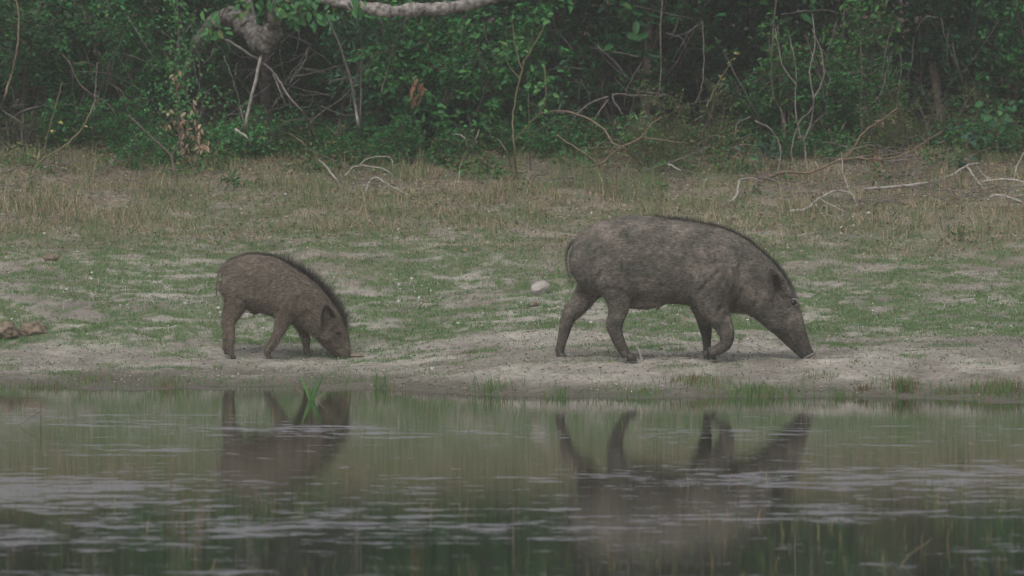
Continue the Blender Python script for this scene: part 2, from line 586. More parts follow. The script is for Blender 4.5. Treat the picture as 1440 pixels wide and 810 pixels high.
def make_shrub(name, seed, h, spread, nst, side, twigs, leaf, ratio, palette, lpt=10, low=.06, stem_mat=None, bare=.25):
    rnd = random.Random(seed); rs = np.random.RandomState(seed)
    root = empty(name)
    T = Tubes(); LP = []
    for s in range(nst):
        a = rnd.uniform(0, 2 * math.pi)
        b = Vector((math.cos(a) * .10 * spread, math.sin(a) * .10 * spread, -.06))
        tilt = rnd.uniform(.1, .6) * spread
        d = Vector((math.cos(a) * tilt, math.sin(a) * tilt, 1))
        L = h * rnd.uniform(.6, 1.1)
        pts, rads, _ = grow(rnd, b, d, L, .008 + .006 * h, 8, .11, .02)
        T.add(pts, rads, 5)
        for k in range(side):
            t = low + (1 - low) * (k + rnd.random()) / side
            f = t * 8; i = min(int(f), 7)
            p = pts[i].lerp(pts[i + 1], f - i)
            a2 = rnd.uniform(0, 2 * math.pi)
            d2 = Vector((math.cos(a2), math.sin(a2), rnd.uniform(.0, .7)))
            L2 = h * rnd.uniform(.18, .38) * (1.15 - .5 * t) * spread ** .5
            p2, r2, _ = grow(rnd, p, d2, L2, .0042, 5, .2, .04)
            T.add(p2, r2, 3)
            for q in range(twigs):
                f3 = rnd.uniform(.8, 5); i3 = min(int(f3), 4)
                p0 = p2[i3].lerp(p2[i3 + 1], f3 - i3)
                d3 = Vector((rnd.gauss(0, 1), rnd.gauss(0, 1), rnd.uniform(-.4, .9)))
                p3, r3, _ = grow(rnd, p0, d3, rnd.uniform(.08, .19), .0018, 3, .2, .02)
                if q % 2 == 0: T.add(p3, r3, 3)
                if rnd.random() < bare: continue
                for j in range(lpt):
                    f4 = rnd.uniform(.3, 3); i4 = min(int(f4), 2)
                    LP.append(tuple(p3[i4].lerp(p3[i4 + 1], f4 - i4) + Vector((rnd.gauss(0, .012), rnd.gauss(0, .012), rnd.gauss(0, .012)))))
    T.build('stem', stem_mat or M_bark, root)
    P = np.array(LP)
    V, Fc, Cc = rand_leaves(P, rs, leaf, ratio, palette)
    mesh_np('foliage', V, Fc, M_leaf, root, Cc)
    return root

def copy_tree(o, parent=None):
    c = o.copy(); COL.objects.link(c)
    if parent is not None: c.parent = parent
    for ch in list(o.children):
        copy_tree(ch, c)
    return c

# ------------------------------------------------------------------ thicket: shrubs
protos = {}
def proto(key, *a, **k):
    protos[key] = [make_shrub(*a, **k), False]
#               name seed h spread stems side twigs leaf ratio palette
proto('small', 'dense_shrub', 1, 1.35, 1.0, 9, 16, 6, .042, .55, DARKG, lpt=13, bare=.5)
proto('small2', 'dense_shrub', 2, 1.2, 1.25, 10, 14, 6, .038, .6, MIDG, lpt=14, bare=.42)
proto('broad', 'broadleaf_shrub', 3, 1.15, 1.15, 10, 13, 6, .064, .48, MIDG, lpt=9, bare=.35)
proto('open', 'thin_stemmed_shrub', 4, 1.2, .8, 6, 10, 5, .045, .5, LIGHTG, lpt=6, low=.3, bare=.4)
proto('olive', 'twiggy_shrub', 5, .65, 1.5, 9, 10, 5, .028, .5, OLIVE, lpt=8, bare=.45)
proto('low', 'low_shrub', 6, .42, 1.5, 9, 9, 4, .032, .6, MIDG, lpt=8)
proto('gloss', 'broadleaf_shrub', 8, 1.3, 1.1, 9, 14, 6, .064, .42, BLUEG, lpt=9, bare=.5)

def shrub(key, px, D, sx=1.0, sz=1.0, rz=0.0, label='', name=None, dz=0.0):
    pr = protos[key]
    if not pr[1]: o = pr[0]; pr[1] = True
    else: o = copy_tree(pr[0])
    x = (px - 720) / F_PX * D
    o.location = (x, D, float(terrain(x, D)) + dz)
    o.rotation_euler = (0, 0, rz)
    o.scale = (sx, sx, sz)
    tag(o, label, 'shrub', 'shrubs along the thicket edge')
    return o

S = [
 ('small', 20, 49.4, 1.0, 1.0, .3, 'tall dark green shrub behind the yellow vine at the edge of the picture'),
 ('small2', 120, 49.9, 1.1, 1.15, 1.1, 'dark small-leaved shrub above the clump of dry upright stalks'),
 ('small', 205, 49.7, .85, 1.0, 2.0, 'dark shrub behind the creeper-covered dead stem'),
 ('small2', 190, 48.6, .42, .40, 2.4, 'bright green low shrub beside the forked brown stem'),
 ('low', 325, 48.7, .8, 1.0, .5, 'low bright green creeper shrub under the gnarled knob'),
 ('small', 330, 51.8, 1.0, 1.05, 3.0, 'shaded dark shrub behind the gnarled knobby trunk'),
 ('low', 415, 49.3, .9, .8, 1.9, 'small shaded shrub between the two pale leaning stems'),
 ('small2', 455, 51.9, 1.0, 1.0, 4.0, 'shaded shrub hidden below the arching pale limb'),
 ('gloss', 560, 49.5, .75, .95, .9, 'glossy shrub rising behind the hanging orange leaves'),
 ('broad', 610, 49.0, .85, .95, .2, 'bushy broad-leaved green shrub holding the dead orange leaves'),
 ('broad', 685, 49.4, .8, .95, 2.2, 'broad-leaved green shrub just behind the thin yellow sapling'),
 ('low', 600, 48.4, .8, .8, 4.2, 'low leafy shrub at the foot of the broad-leaved bush'),
 ('gloss', 800, 51.6, 1.0, 1.05, 2.9, 'dark glossy shrub behind the arching dry yellow branch'),
 ('small', 880, 51.3, .95, 1.1, 4.6, 'shaded shrub above the tangle of dry yellow branches'),
 ('low', 830, 49.1, .9, .8, 3.3, 'low dark shrub at the foot of the arching dry branch'),
 ('olive', 960, 48.7, .8, .85, .4, 'yellowish twiggy shrub growing over the dry branches'),
 ('gloss', 985, 51.4, .9, 1.05, 5.4, 'dark broad shrub behind the yellowish twiggy shrub'),
 ('open', 1120, 49.1, .75, .95, 1.0, 'open light green shrub with thin pale stems'),
 ('small', 1075, 51.4, .9, 1.05, 1.5, 'dark shrub behind the open light green shrub'),
 ('small2', 1195, 49.3, .70, .66, .6, 'rounded mid green shrub above the long leaning brown branch'),
 ('open', 1215, 50.0, .85, 1.1, 3.1, 'pale leafy tall shrub above the rounded mid green shrub'),
 ('gloss', 1300, 51.2, .9, 1.0, 4.1, 'dark shrub behind the upright pale sapling stem'),
 ('olive', 1310, 49.0, .85, .8, 2.5, 'yellow-green twiggy shrub behind the grey leaf litter bank'),
 ('small', 1400, 51.0, .9, 1.1, 5.1, 'tall dark shrub behind the round-leaved seedling'),
 ('low', 1385, 49.0, 1.0, .9, 5.6, 'low shaded shrub at the foot of the round-leaved seedling'),
 ('olive', 20, 48.8, .8, .5, 1.0, 'low brownish twiggy shrub under the yellow vine'),
 ('low', 760, 48.6, .8, .7, .8, 'low green shrub at the foot of the thin yellow sapling'),
 ('low', 205, 48.0, .55, .75, 1.7, 'small leafy green shrub spilling into the grass by the forked stem'),
 ('olive', 925, 48.1, .5, .55, 3.7, 'sprawling yellow-green shrub under the forked tan branch'),
 ('low', 500, 48.4, .6, .5, 2.6, 'flat green shrub at the foot of the pale leaning trunk'),
 ('olive', 1245, 48.5, .5, .6, .9, 'scraggly shrub under the withered tips of the brown branch'),
 ('small2', 75, 48.9, .4, .35, 5.0, 'low green shrub behind the straight tan stem with yellow leaves'),
 ('broad', 1085, 49.3, .5, .5, 4.4, 'broad-leaved low shrub behind the hooked pale branch'),
 ('low', 1140, 48.6, .7, .7, 2.8, 'low green shrub under the leaning brown branch'),
]
for k, px, D, sx, sz, rz, lab in S:
    shrub(k, px, D, sx, sz, rz, lab)
# shrubs a little outside the frame, seen from other positions
for i, (k, px, D, lab) in enumerate([('small', -110, 49.6, 'dark shrub past the yellow vine'), ('gloss', -260, 50.0, 'glossy shrub beyond the thicket corner'),
                        ('small2', 1540, 49.6, 'mid green shrub past the round-leaved seedling'), ('gloss', 1700, 50.1, 'glossy shrub far past the round-leaved seedling')]):
    shrub(k, px, D, 1.1, 1.1, i * 1.3, lab)

# leafy mass behind the shrubs, reading as one dark wood
def leaf_mass(name, seed, n, xr, yr, zr, leaf, palette, label):
    rs = np.random.RandomState(seed)
    nc = n // 24
    cx = rs.uniform(*xr, nc); cy = rs.uniform(*yr, nc)
    cz = terrain(cx, cy) + zr[0] + (zr[1] - zr[0]) * rs.rand(nc)
    P = np.repeat(np.stack([cx, cy, cz], -1), 24, axis=0) + rs.normal(size=(nc * 24, 3)) * .11
    V, Fc, Cc = rand_leaves(P, rs, leaf, .5, palette)
    o = mesh_np(name, V, Fc, M_leaf, None, Cc)
    tag(o, label, 'undergrowth', kind='stuff')
    return o
leaf_mass('undergrowth', 21, 60000, (-7, 7), (52.0, 55.0), (0, 2.6), .07, DARKG, 'dark tangled undergrowth filling the shade behind the shrubs')
leaf_mass('forest', 22, 60000, (-16, 16), (55.0, 60), (0, 6.0), .16, DARKG, 'dark mass of forest leaves closing the view behind everything')

def herb_layer():
    rs = np.random.RandomState(61)
    nc = 9000
    x = rs.uniform(-5, 5, nc); y = 47.2 + 2.6 * rs.rand(nc)
    keep = rs.rand(nc) < .75 * sstep(.45, .66, fbm(x, y, .40, 160, 4) + .10 * (y - 48.4))
    x, y = x[keep], y[keep]; k = 9
    h = rs.uniform(.02, .20, len(x)) * sstep(46.9, 48.6, y)
    P = np.repeat(np.stack([x, y, terrain(x, y) + .02], -1), k, axis=0) + rs.normal(size=(len(x) * k, 3)) * np.array([.035, .035, .01])
    P[:, 2] += np.repeat(h, k) * rs.rand(len(P))
    V, Fc, Cc = rand_leaves(P, rs, .032, .5, MIDG[:2] + OLIVE + [((.20, .15, .09), 3)])
    o = mesh_np('ground_cover', V, Fc, M_leaf, None, Cc)
    tag(o, 'low leafy weeds spreading from under the shrubs into the dry grass', 'weeds', kind='stuff')
herb_layer()

# canopy trees
def make_tree(seed, h, crown_r, x, y, label):
    rnd = random.Random(seed); rs = np.random.RandomState(seed)
    z0 = float(terrain(x, y))
    root = empty('forest_tree', (x, y, z0))
    tag(root, label, 'tree', 'trees standing in the dark wood')
    T = Tubes()
    pts, rads, dd = grow(rnd, Vector((0, 0, -.1)), Vector((rnd.gauss(0, .12), rnd.gauss(0, .12), 1)), h * .8, .04 if y < 51.5 else .09, 10, .08, .05)
    T.add(pts, rads, 8)
    cen = []
    for k in range(9):
        i = rnd.randint(4, 9)
        a = rnd.uniform(0, 2 * math.pi)
        p2, r2, _ = grow(rnd, pts[i], Vector((math.cos(a), math.sin(a), .45)), crown_r * rnd.uniform(.6, 1), .045 if y > 51.5 else .02, 6, .15, .06)
        T.add(p2, r2, 5)
        cen += p2[2:]
    T.build('trunk', M_bark, root)
    cen = np.array([tuple(c) for c in cen])
    nC = 620
    c = cen[rs.randint(0, len(cen), nC)] + rs.normal(size=(nC, 3)) * crown_r * .22
    P = np.repeat(c, 22, axis=0) + rs.normal(size=(nC * 22, 3)) * .13
    V, Fc, Cc = rand_leaves(P, rs, .10, .45, DARKG + MIDG)
    mesh_np('crown', V, Fc, M_leaf, root, Cc)
for i, (x, y, h, lab) in enumerate([(-3.6, 52.5, 5.2, 'slim tree trunk in the shade behind the yellow vine'),
        (-1.2, 52.8, 5.6, 'slim tree trunk in the shade behind the gnarled limb'),
        (.45, 52.2, 5.4, 'slim shaded tree trunk behind the thin yellow sapling'),
        (1.9, 52.9, 5.2, 'shaded trunk behind the open light green shrub'),
        (3.5, 52.4, 5.6, 'shaded trunk behind the round-leaved seedling'),
        (.95, 50.9, 4.6, 'added tree shading the thicket behind the arching tan branch'), (-1.75, 50.9, 4.6, 'added tree shading the thicket behind the gnarled knob'), (3.1, 50.9, 4.4, 'added tree shading the gap beyond the rounded mid green shrub'),  # these three are added so their crowns darken the thicket below
        (-6.5, 52.0, 6, 'forest tree standing beyond the yellow vine'), (6.6, 52.0, 6, 'forest tree standing beyond the round-leaved seedling'),
        (-10, 53, 6.5, 'large forest tree at one far end of the wood'), (10.5, 53, 6.5, 'large forest tree at the other far end of the wood')]):
    make_tree(40 + i, h, 1.9, x, y, lab)

# ------------------------------------------------------------------ gnarled tree with arching limb
def P_(lst, D): return [at(x, y, d if d else D) for (x, y, d) in [(p[0], p[1], p[2] if len(p) > 2 else None) for p in lst]]
gt = empty('gnarled_tree', on_ground(262, 222))
g0 = gt.location.copy()
def rel(pts, o): return [Vector(p) - o for p in pts]
T = Tubes()
base = g0 + Vector((-.15, 1.6, .2))
trunk = [base, at(262, 130, 49.8), at(280, 75, 49.2), at(298, 40, 48.9), at(318, 24, 48.8), at(338, 30, 48.7), at(356, 48, 48.6), at(372, 60, 48.5), at(384, 40, 48.4), at(389, 10, 48.3), at(400, -18, 48.2)]
tp = smooth_path(rel(trunk, g0), 12, .004)
nr = len(tp)
rr = [.066 + .010 * math.sin(i * .5) for i in range(nr)]
for i in range(nr):
    t = i / nr
    if .60 < t < .74: rr[i] = .066 + .022 * math.sin((t - .60) / .14 * math.pi)
    if t > .80: rr[i] = .040
T.add(tp, rr, 20)
tp2 = smooth_path(rel([at(346, -30, 48.7), at(352, 10, 48.65), at(362, 45, 48.6)], g0), 4, .004)
T.add(tp2, [.03] * len(tp2), 7)
tr = T.build('trunk', M_oldbark, gt, .016, 17)
T = Tubes()
lp = smooth_path(rel([at(400, -18, 48.2), at(430, -14, 47.9), at(462, -1, 47.7), at(500, 8, 47.6), at(545, 15, 47.5), at(590, 13, 47.5), at(640, 10, 47.6), at(690, -3, 47.8), at(740, -30, 48.1), at(800, -90, 48.6)], g0), 14, .002)
T.add(lp, [.041 + .005 * math.sin(i * .5) for i in range(len(lp))], 18)
T.build('limb', M_limb, gt, .015, 22)
rs = np.random.RandomState(3)
LP = []
for (x, y, D, n, s) in [(500, 2, 47.4, 14, .03), (448, 22, 47.5, 16, .03), (342, 12, 48.3, 16, .04), (395, 8, 47.7, 26, .035), (412, 16, 47.7, 22, .035), (432, 4, 47.7, 24, .03), (470, 0, 47.7, 16, .03), (375, 0, 47.8, 16, .05), (300, 34, 48.5, 26, .05), (283, 60, 48.6, 30, .06), (265, 85, 48.8, 30, .06), (262, 100, 48.9, 20, .06)]:
    c = np.array(tuple(at(x, y, D) - g0))
    LP.append(c + rs.normal(size=(n, 3)) * s)
LP = np.concatenate(LP)
d = unit(rs.normal(size=LP.shape) * .5 + np.array([.2, -.2, -.7]))
nm = unit(rs.normal(size=LP.shape) * .5 + np.array([0, -1, .5]))
Ls = rs.uniform(.05, .085, len(LP)); Ls[170:] *= .5
cc = np.array([p[0] for p in LIGHTG])[rs.choice(4, len(LP), p=[.5, .25, .2, .05])] * rs.uniform(.8, 1.3, (len(LP), 1))
V, Fc, Cc = leaf_arrays(LP, d, nm, Ls, Ls * .5, cc)
mesh_np('foliage', V, Fc, M_leaf, gt, Cc)
tag(gt, 'gnarled pale-barked tree with a knobby bend and a thick limb arching along the top', 'tree')

# ------------------------------------------------------------------ hand placed stems and branches
def stems(name, label, cat, paths, mat, part='stem', group=None, anchor=None, jit=.004, leaves=None, sides=6):
    """paths: list of (points, r0, r1)"""
    a = Vector(anchor) if anchor is not None else Vector(paths[0][0][0])
    root = None
    T = Tubes()
    for pts, r0, r1 in paths:
        sp = smooth_path([Vector(p) - a for p in pts], 4, jit)
        n = len(sp)
        T.add(sp, [r0 + (r1 - r0) * i / (n - 1) for i in range(n)], sides)
    if leaves is None:
        o = T.build(name, mat)
        o.location = a
        tag(o, label, cat, group)
        return o
    root = empty(name, a)
    T.build(part, mat, root)
    tag(root, label, cat, group)
    for (nm_, P, L, ratio, pal, mt, hang) in leaves:
        rs = np.random.RandomState(len(P) + int(abs(a.x) * 100))
        P = np.array([tuple(Vector(p) - a) for p in P])
        n = len(P)
        d = unit(rs.normal(size=(n, 3)) * .7 + np.array([0, -.2, -hang]))
        nm2 = unit(rs.normal(size=(n, 3)) * .5 + np.array([0, -.8, .7]))
        Ls = L * rs.uniform(.7, 1.25, n)
        cols = np.array([p[0] for p in pal]); w = np.array([p[1] for p in pal], float); w /= w.sum()
        c = cols[rs.choice(len(cols), n, p=w)] * rs.uniform(.8, 1.2, (n, 1))
        V, Fc, Cc = leaf_arrays(P, d, nm2, Ls, Ls * ratio, c)
        mesh_np(nm_, V, Fc, mt, root, Cc)
    return root

def foot(px, py, D=None):
    v = on_ground(px, py); v.z -= .03; return v

def cloud(px, py, D, n, s, sz=None, seed=0):
    rnd = random.Random(seed + int(px * 7 + py))
    c = at(px, py, D)
    return [c + Vector((rnd.gauss(0, s), rnd.gauss(0, s), rnd.gauss(0, sz or s))) for _ in range(n)]

TAN = [((.30, .21, .14), 3), ((.22, .15, .10), 2), ((.40, .30, .22), 1)]
ORG = [((.20, .115, .07), 3), ((.16, .095, .06), 2)]
YEL = [((.42, .36, .12), 3), ((.30, .30, .10), 2)]

G1 = 'bare stems standing in the thicket'
stems('bare_stem', 'pale straight stem rising from the ground to the gnarled knob', 'stem',
      [([foot(355, 213), at(346, 185, 48.6), at(351, 150, 48.55), at(360, 110, 48.5), at(371, 64, 48.5)], .012, .011)], M_deadwood, group=G1)
stems('bare_stem', 'crooked pale branch leaning down from the knob toward the ground', 'branch',
      [([at(318, 56, 48.7), at(345, 72, 48.6), at(375, 92, 48.5), at(392, 112, 48.5), at(408, 138, 48.4), at(428, 162, 48.4), foot(452, 212)], .010, .006),
       ([at(384, 104, 48.5), at(395, 130, 48.4), at(402, 148, 48.4)], .006, .003), ([at(392, 112, 48.5), at(420, 125, 48.8), at(470, 136, 49)], .005, .003)], M_palebark, group=G1)
stems('bare_stem', 'thin pale twig crossing the lower part of the straight stem', 'stem',
      [([foot(348, 213), at(345, 185, 48.5), at(338, 150, 48.5), at(327, 110, 48.4), at(315, 78, 48.4)], .007, .003),
       ([at(331, 106, 48.5), at(333, 88, 48.5)], .003, .002)], M_palebark, group=G1)
stems('bare_stem', 'pale thin trunk leaning under the arching limb', 'stem',
      [([foot(509, 200), at(505, 182, 48.5), at(500, 150, 48.4), at(491, 105, 48.2), at(480, 70, 48), at(460, 20, 47.8)], .011, .006)], M_deadwood, group=G1)
stems('bare_stem', 'thin straight upright stem beside the pale leaning trunk', 'stem',
      [([foot(513, 200), at(508, 185, 48.6), at(507, 120, 48.5), at(509, 60, 48.3), at(503, 25, 48), at(500, 8, 47.7)], .006, .004)], M_palebark, group=G1)
stems('bare_stem', 'thin branching twig reaching sideways across the pale leaning trunk', 'branch',
      [([at(430, 180, 48.7), at(450, 160, 48.7), at(490, 130, 48.7), at(520, 85, 48.7), at(545, 70, 48.6)], .005, .003),
       ([at(375, 205, 48.6), at(400, 172, 48.6), at(440, 168, 48.6), at(430, 182, 48.6)], .004, .003)], M_bark, group=G1)
stems('bare_stem', 'slim dark twig hanging straight down from the arching limb', 'branch',
      [([at(570, 22, 47.7), at(556, 60, 48.2), at(545, 100, 48.5), at(533, 145, 48.6), foot(530, 205)], .005, .004),
       ([at(585, 20, 47.6), at(566, 35, 47.8), at(572, 62, 48)], .005, .002)], M_palebark, group=G1)
# sapling
sap = [([foot(725, 252), at(724, 215, 47.5), at(721, 175, 47.5), at(725, 140, 47.5), at(733, 105, 47.5), at(737, 85, 47.5)], .007, .005),
       ([at(735, 90, 47.5), at(748, 68, 47.5), at(758, 52, 47.5), at(766, 34, 47.5)], .005, .003),
       ([at(733, 95, 47.5), at(724, 60, 47.5), at(720, 25, 47.5)], .005, .002),
       ([at(731, 112, 47.5), at(716, 92, 47.5), at(708, 74, 47.5)], .004, .002),
       ([at(723, 198, 47.5), at(740, 178, 47.4), at(766, 148, 47.3), at(766, 92, 47.3)], .006, .003)]
stems('sapling', 'slender yellow-stemmed sapling with a few light leaves in front of the bush', 'sapling', sap, M_greenstem,
      leaves=[('foliage', cloud(767, 30, 47.5, 9, .02) + cloud(708, 70, 47.5, 10, .02) + cloud(735, 72, 47.5, 8, .03) + cloud(762, 90, 47.4, 5, .02) + cloud(753, 118, 47.4, 12, .03) + cloud(768, 145, 47.3, 12, .025, .04) + cloud(735, 158, 47.4, 2, .01), .05, .6, LIGHTG, M_leaf, .2)])
stems('sapling_shoot', 'straight thin greenish stem beside the yellow sapling', 'stem', [([foot(746, 238), at(745, 190, 47.7), at(743, 130, 47.7)], .004, .002)], M_greenstem)
# hanging orange leaves
stems('dead_leaf_spray', 'hanging spray of dead orange leaves on the green bush', 'dead leaves',
      [([at(576, 100, 48.3), at(582, 112, 48.25), at(590, 130, 48.2)], .003, .002)], M_bark,
      leaves=[('dead_foliage', cloud(583, 118, 48.2, 7, .03, .03) + cloud(592, 128, 48.2, 8, .025, .03), .075, .42, ORG, M_litter, 1.2)])
# left side
stems('vine', 'long smooth yellow vine curving up at the edge of the thicket', 'vine',
      [([foot(-12, 190), at(2, 148, 48.2), at(14, 112, 48.1), at(23, 75, 48), at(27, 40, 48), at(25, 10, 48), at(15, -20, 48)], .0075, .006)], M_tanwood)
stems('leaning_stem', 'smooth yellow-green stem bending up out of the grass toward dry stalks', 'stem',
      [([foot(30, 278), at(52, 233, 47.6), at(72, 217, 47.7), at(92, 205, 47.8), at(112, 185, 47.9), at(124, 165, 47.9), at(132, 145, 48)], .008, .005)], M_greenstem)
stems('leaning_stem', 'straight tan stem with a few yellow leaves beside it', 'stem',
      [([foot(58, 222), at(70, 180, 48.2), at(80, 145, 48.2), at(88, 116, 48.2)], .006, .003)], M_tanwood,
      leaves=[('foliage', cloud(80, 168, 48.1, 8, .05) + cloud(66, 155, 48.1, 8, .04), .045, .65, MIDG, M_leaf, .2), ('yellow_foliage', cloud(104, 178, 48, 3, .02) + cloud(86, 170, 48, 1, .01) + cloud(73, 187, 48, 2, .01), .04, .6, YEL, M_leaf, .8)])
stems('leaning_stem', 'thin upright grey stem rising through the bent yellow-green stem', 'stem',
      [([foot(133, 212), at(131, 170, 48.2), at(134, 130, 48.2), at(137, 88, 48.3)], .0045, .0025)], M_palebark)
stems('dry_branch', 'dark forked dry branch curving over the small green shrub', 'branch',
      [([at(86, 74, 48.6), at(100, 92, 48.6), at(106, 108, 48.6), at(122, 128, 48.6), at(150, 145, 48.6), at(165, 168, 48.6), foot(170, 214)], .006, .005),
       ([at(102, 90, 48.6), at(125, 89, 48.6), at(145, 101, 48.7)], .004, .003), ([at(155, 118, 48.6), at(172, 130, 48.6), at(182, 142, 48.6)], .004, .003)], M_bark)
stems('dry_branch', 'criss-crossed pile of thin dry sticks beside the upright stalks', 'sticks',
      [([foot(-10, 200), at(25, 160, 48.3), at(62, 148, 48.4)], .006, .004), ([foot(-6, 165), at(20, 150, 48.4), at(40, 147, 48.5)], .006, .004), ([at(0, 152, 48.3), at(40, 180, 48.4), foot(80, 205)], .005, .004)], M_palebark)
fs = []
rnd = random.Random(5)
for i in range(11):
    bx_ = 28 + rnd.gauss(0, 5) if i < 4 else 98 / 3 + rnd.gauss(0, 4)
    bx_ = rnd.choice([9, 30, 34, 37, 33]) + rnd.gauss(0, 2.5)
    b = foot(bx_, 216 + rnd.uniform(-3, 6))
    t = at(bx_ + rnd.gauss(0, 4), rnd.uniform(150, 185), b.y + rnd.uniform(-.05, .05))
    fs.append(([b, (b + t) / 2 + Vector((rnd.gauss(0, .008), 0, 0)), t], .004, .0018))
stems('stalk_clump', 'clump of dry upright grey stalks at the thicket foot', 'dry stalks', fs, M_palebark)
fk = on_ground(247, 268)
stems('forked_stem', 'brown forked dead stem standing alone in the dry grass', 'stem',
      [([foot(247, 270), at(246, 245, fk.y + .05), at(241, 218, fk.y + .1)], .011, .009), ([at(242, 220, fk.y + .1), at(226, 204, fk.y + .12), at(210, 190, fk.y + .15), at(190, 170, fk.y + .2), at(180, 162, fk.y + .25)], .008, .004),
       ([at(241, 220, fk.y + .1), at(250, 204, fk.y + .1), at(257, 180, fk.y + .15)], .006, .003)], M_bark, jit=.002)
# creeper-covered stem
rnd = random.Random(9)
crp = []
for i in range(330):
    y = rnd.uniform(-10, 160); x = 252 + rnd.gauss(0, 10) - (6 if y < 40 else 0)
    crp.append(at(x, y, 48.4 + rnd.gauss(0, .05)))
for i in range(260):
    y = rnd.uniform(120, 225); x = rnd.choice([215, 235, 280, 300, 315]) + rnd.gauss(0, 10)
    crp.append(at(x, y, 48.2 + rnd.gauss(0, .08)))
dead = cloud(245, 110, 48.2, 10, .02, .05) + cloud(256, 165, 48.1, 14, .02, .05) + cloud(236, 168, 48.1, 10, .015, .05) + cloud(272, 160, 48.1, 8, .02, .03) + cloud(282, 190, 48, 14, .02, .04) + cloud(290, 205, 48, 12, .025, .02) + cloud(262, 205, 48, 12, .04, .03) + cloud(268, 185, 48, 12, .03, .04)
stems('creeper_stem', 'brown upright stem wrapped in green creeper with hanging withered tan leaves', 'stem',
      [([foot(258, 228), at(251, 170, 48.5), at(250, 110, 48.5), at(252, 60, 48.5), at(249, 0, 48.5), at(248, -30, 48.5)], .010, .007),
       ([at(248, 100, 48.4), at(238, 85, 48.4), at(230, 70, 48.4)], .004, .003),
       ([foot(270, 225), at(275, 190, 48.3), at(284, 150, 48.3), at(290, 130, 48.3)], .005, .003), ([foot(250, 226), at(262, 190, 48.3), at(256, 150, 48.3)], .006, .003), ([foot(280, 226), at(262, 200, 48.2), at(240, 165, 48.2)], .005, .003)], M_bark,
      leaves=[('foliage', crp, .03, .65, LIGHTG[:3], M_leaf, .2), ('dead_foliage', dead, .05, .4, TAN, M_litter, 1.3)])
stems('dead_branch', 'short pale broken branch propped at the foot of the straight stem', 'branch',
      [([at(331, 182, 48.1), at(341, 188, 48.05), at(350, 197, 48), foot(356, 212)], .010, .006), ([at(338, 188, 48.1), foot(334, 208)], .005, .004)], M_deadwood)
stems('dry_twig', 'thin pale stem leaning in the grass left by the forked stem', 'stem', [([foot(203, 235), at(195, 205, 48), at(189, 185, 48)], .005, .003)], M_palebark)
stems('dry_twig', 'thin curved tan twig arching out of the grass below the limb', 'twig', [([foot(450, 228), at(430, 205, 48), at(405, 186, 48.2)], .005, .003)], M_tanwood)
# forked twig centre
stems('dry_twig', 'pale V-shaped twig standing before the broad-leaved bush', 'twig',
      [([foot(662, 222), at(668, 200, 47.9), at(674, 182, 47.9)], .004, .002), ([foot(662, 222), at(656, 200, 47.9), at(648, 190, 47.9), at(636, 189, 48)], .005, .003)], M_deadwood)
stems('dry_twig', 'pale curved twig beside the sapling foot', 'twig', [([foot(722, 236), at(712, 212, 47.9), at(700, 195, 48)], .005, .003)], M_palebark)
# dry yellow tangle, centre
A = 47.6
stems('dry_branch', 'long arching tan branch bowing over from the thicket', 'branch',
      [([at(760, 160, 48.6), at(790, 156, 48.2), at(820, 164, 48), at(845, 178, 47.8), at(862, 200, 47.6), at(880, 210, 47.5), foot(915, 238)], .008, .006)], M_tanwood)
stems('dry_branch', 'forked tan branch reaching up from the grass behind the large boar', 'branch',
      [([foot(735, 297), foot(780, 276), on_ground(812, 252, .06), at(845, 230, A), at(872, 208, A), at(900, 194, A), at(918, 173, A), at(931, 164, A)], .008, .004),
       ([at(901, 193, A), at(935, 198, A), at(968, 202, A)], .005, .003), ([at(908, 188, A), at(909, 200, A), foot(911, 235)], .003, .003), ([on_ground(800, 262, .05), at(830, 240, A), at(868, 230, A), at(890, 250, A)], .005, .004)], M_tanwood)
stems('dry_branch', 'straight brown stick slanting down through the tangle of branches', 'branch',
      [([at(783, 190, 48), at(812, 209, 47.8), at(842, 229, 47.7)], .006, .005), ([at(820, 208, 47.7), at(875, 207, 47.7)], .003, .003)], M_tanwood)
stems('dry_branch', 'dark stick leaning in the dry grass behind the large boar', 'branch', [([foot(738, 283), on_ground(752, 262, .06), at(766, 246, 47.3)], .007, .005)], M_bark)
stems('dry_branch', 'short whitish stick poking out of the twiggy shrub', 'branch', [([at(940, 231, 47.6), at(956, 240, 47.5), foot(968, 254)], .006, .005)], M_deadwood)
stems('dry_branch', 'grey bent branch in the shade above the arching branch', 'branch',
      [([at(930, 135, 49.2), at(895, 135, 49), at(862, 133, 48.9), at(872, 155, 48.9), at(875, 162, 48.9)], .007, .005), ([at(855, 136, 48.9), at(830, 145, 48.8), at(812, 160, 48.7), at(800, 180, 48.7)], .006, .004), ([at(855, 140, 48.9), at(838, 165, 48.8), at(832, 178, 48.8)], .005, .003)], M_palebark)
stems('bare_stem', 'thin upright stem in the dark gap of the wood', 'stem', [([foot(925, 205), at(924, 150, 49), at(930, 100, 49), at(928, 50, 49), at(932, -10, 49.2)], .006, .005)], M_bark, group=G1)
stems('bare_stem', 'reddish curved stem rising out of the twiggy shrub', 'stem', [([at(978, 145, 48.7), at(987, 120, 48.7), at(990, 85, 48.8), at(988, 30, 49)], .005, .004)], M_bark, group=G1)
stems('bare_stem', 'thin yellow-green stem with buds leaning over the twiggy shrub', 'stem',
      [([at(994, 150, 48.5), at(1005, 125, 48.5), at(1020, 100, 48.5), at(1030, 82, 48.5)], .005, .0025)], M_greenstem,
      leaves=[('foliage', cloud(1032, 78, 48.5, 5, .02) + cloud(1018, 108, 48.5, 6, .03) + cloud(1025, 90, 48.5, 4, .02), .028, .6, YEL + LIGHTG, M_leaf, .1)], group=G1)
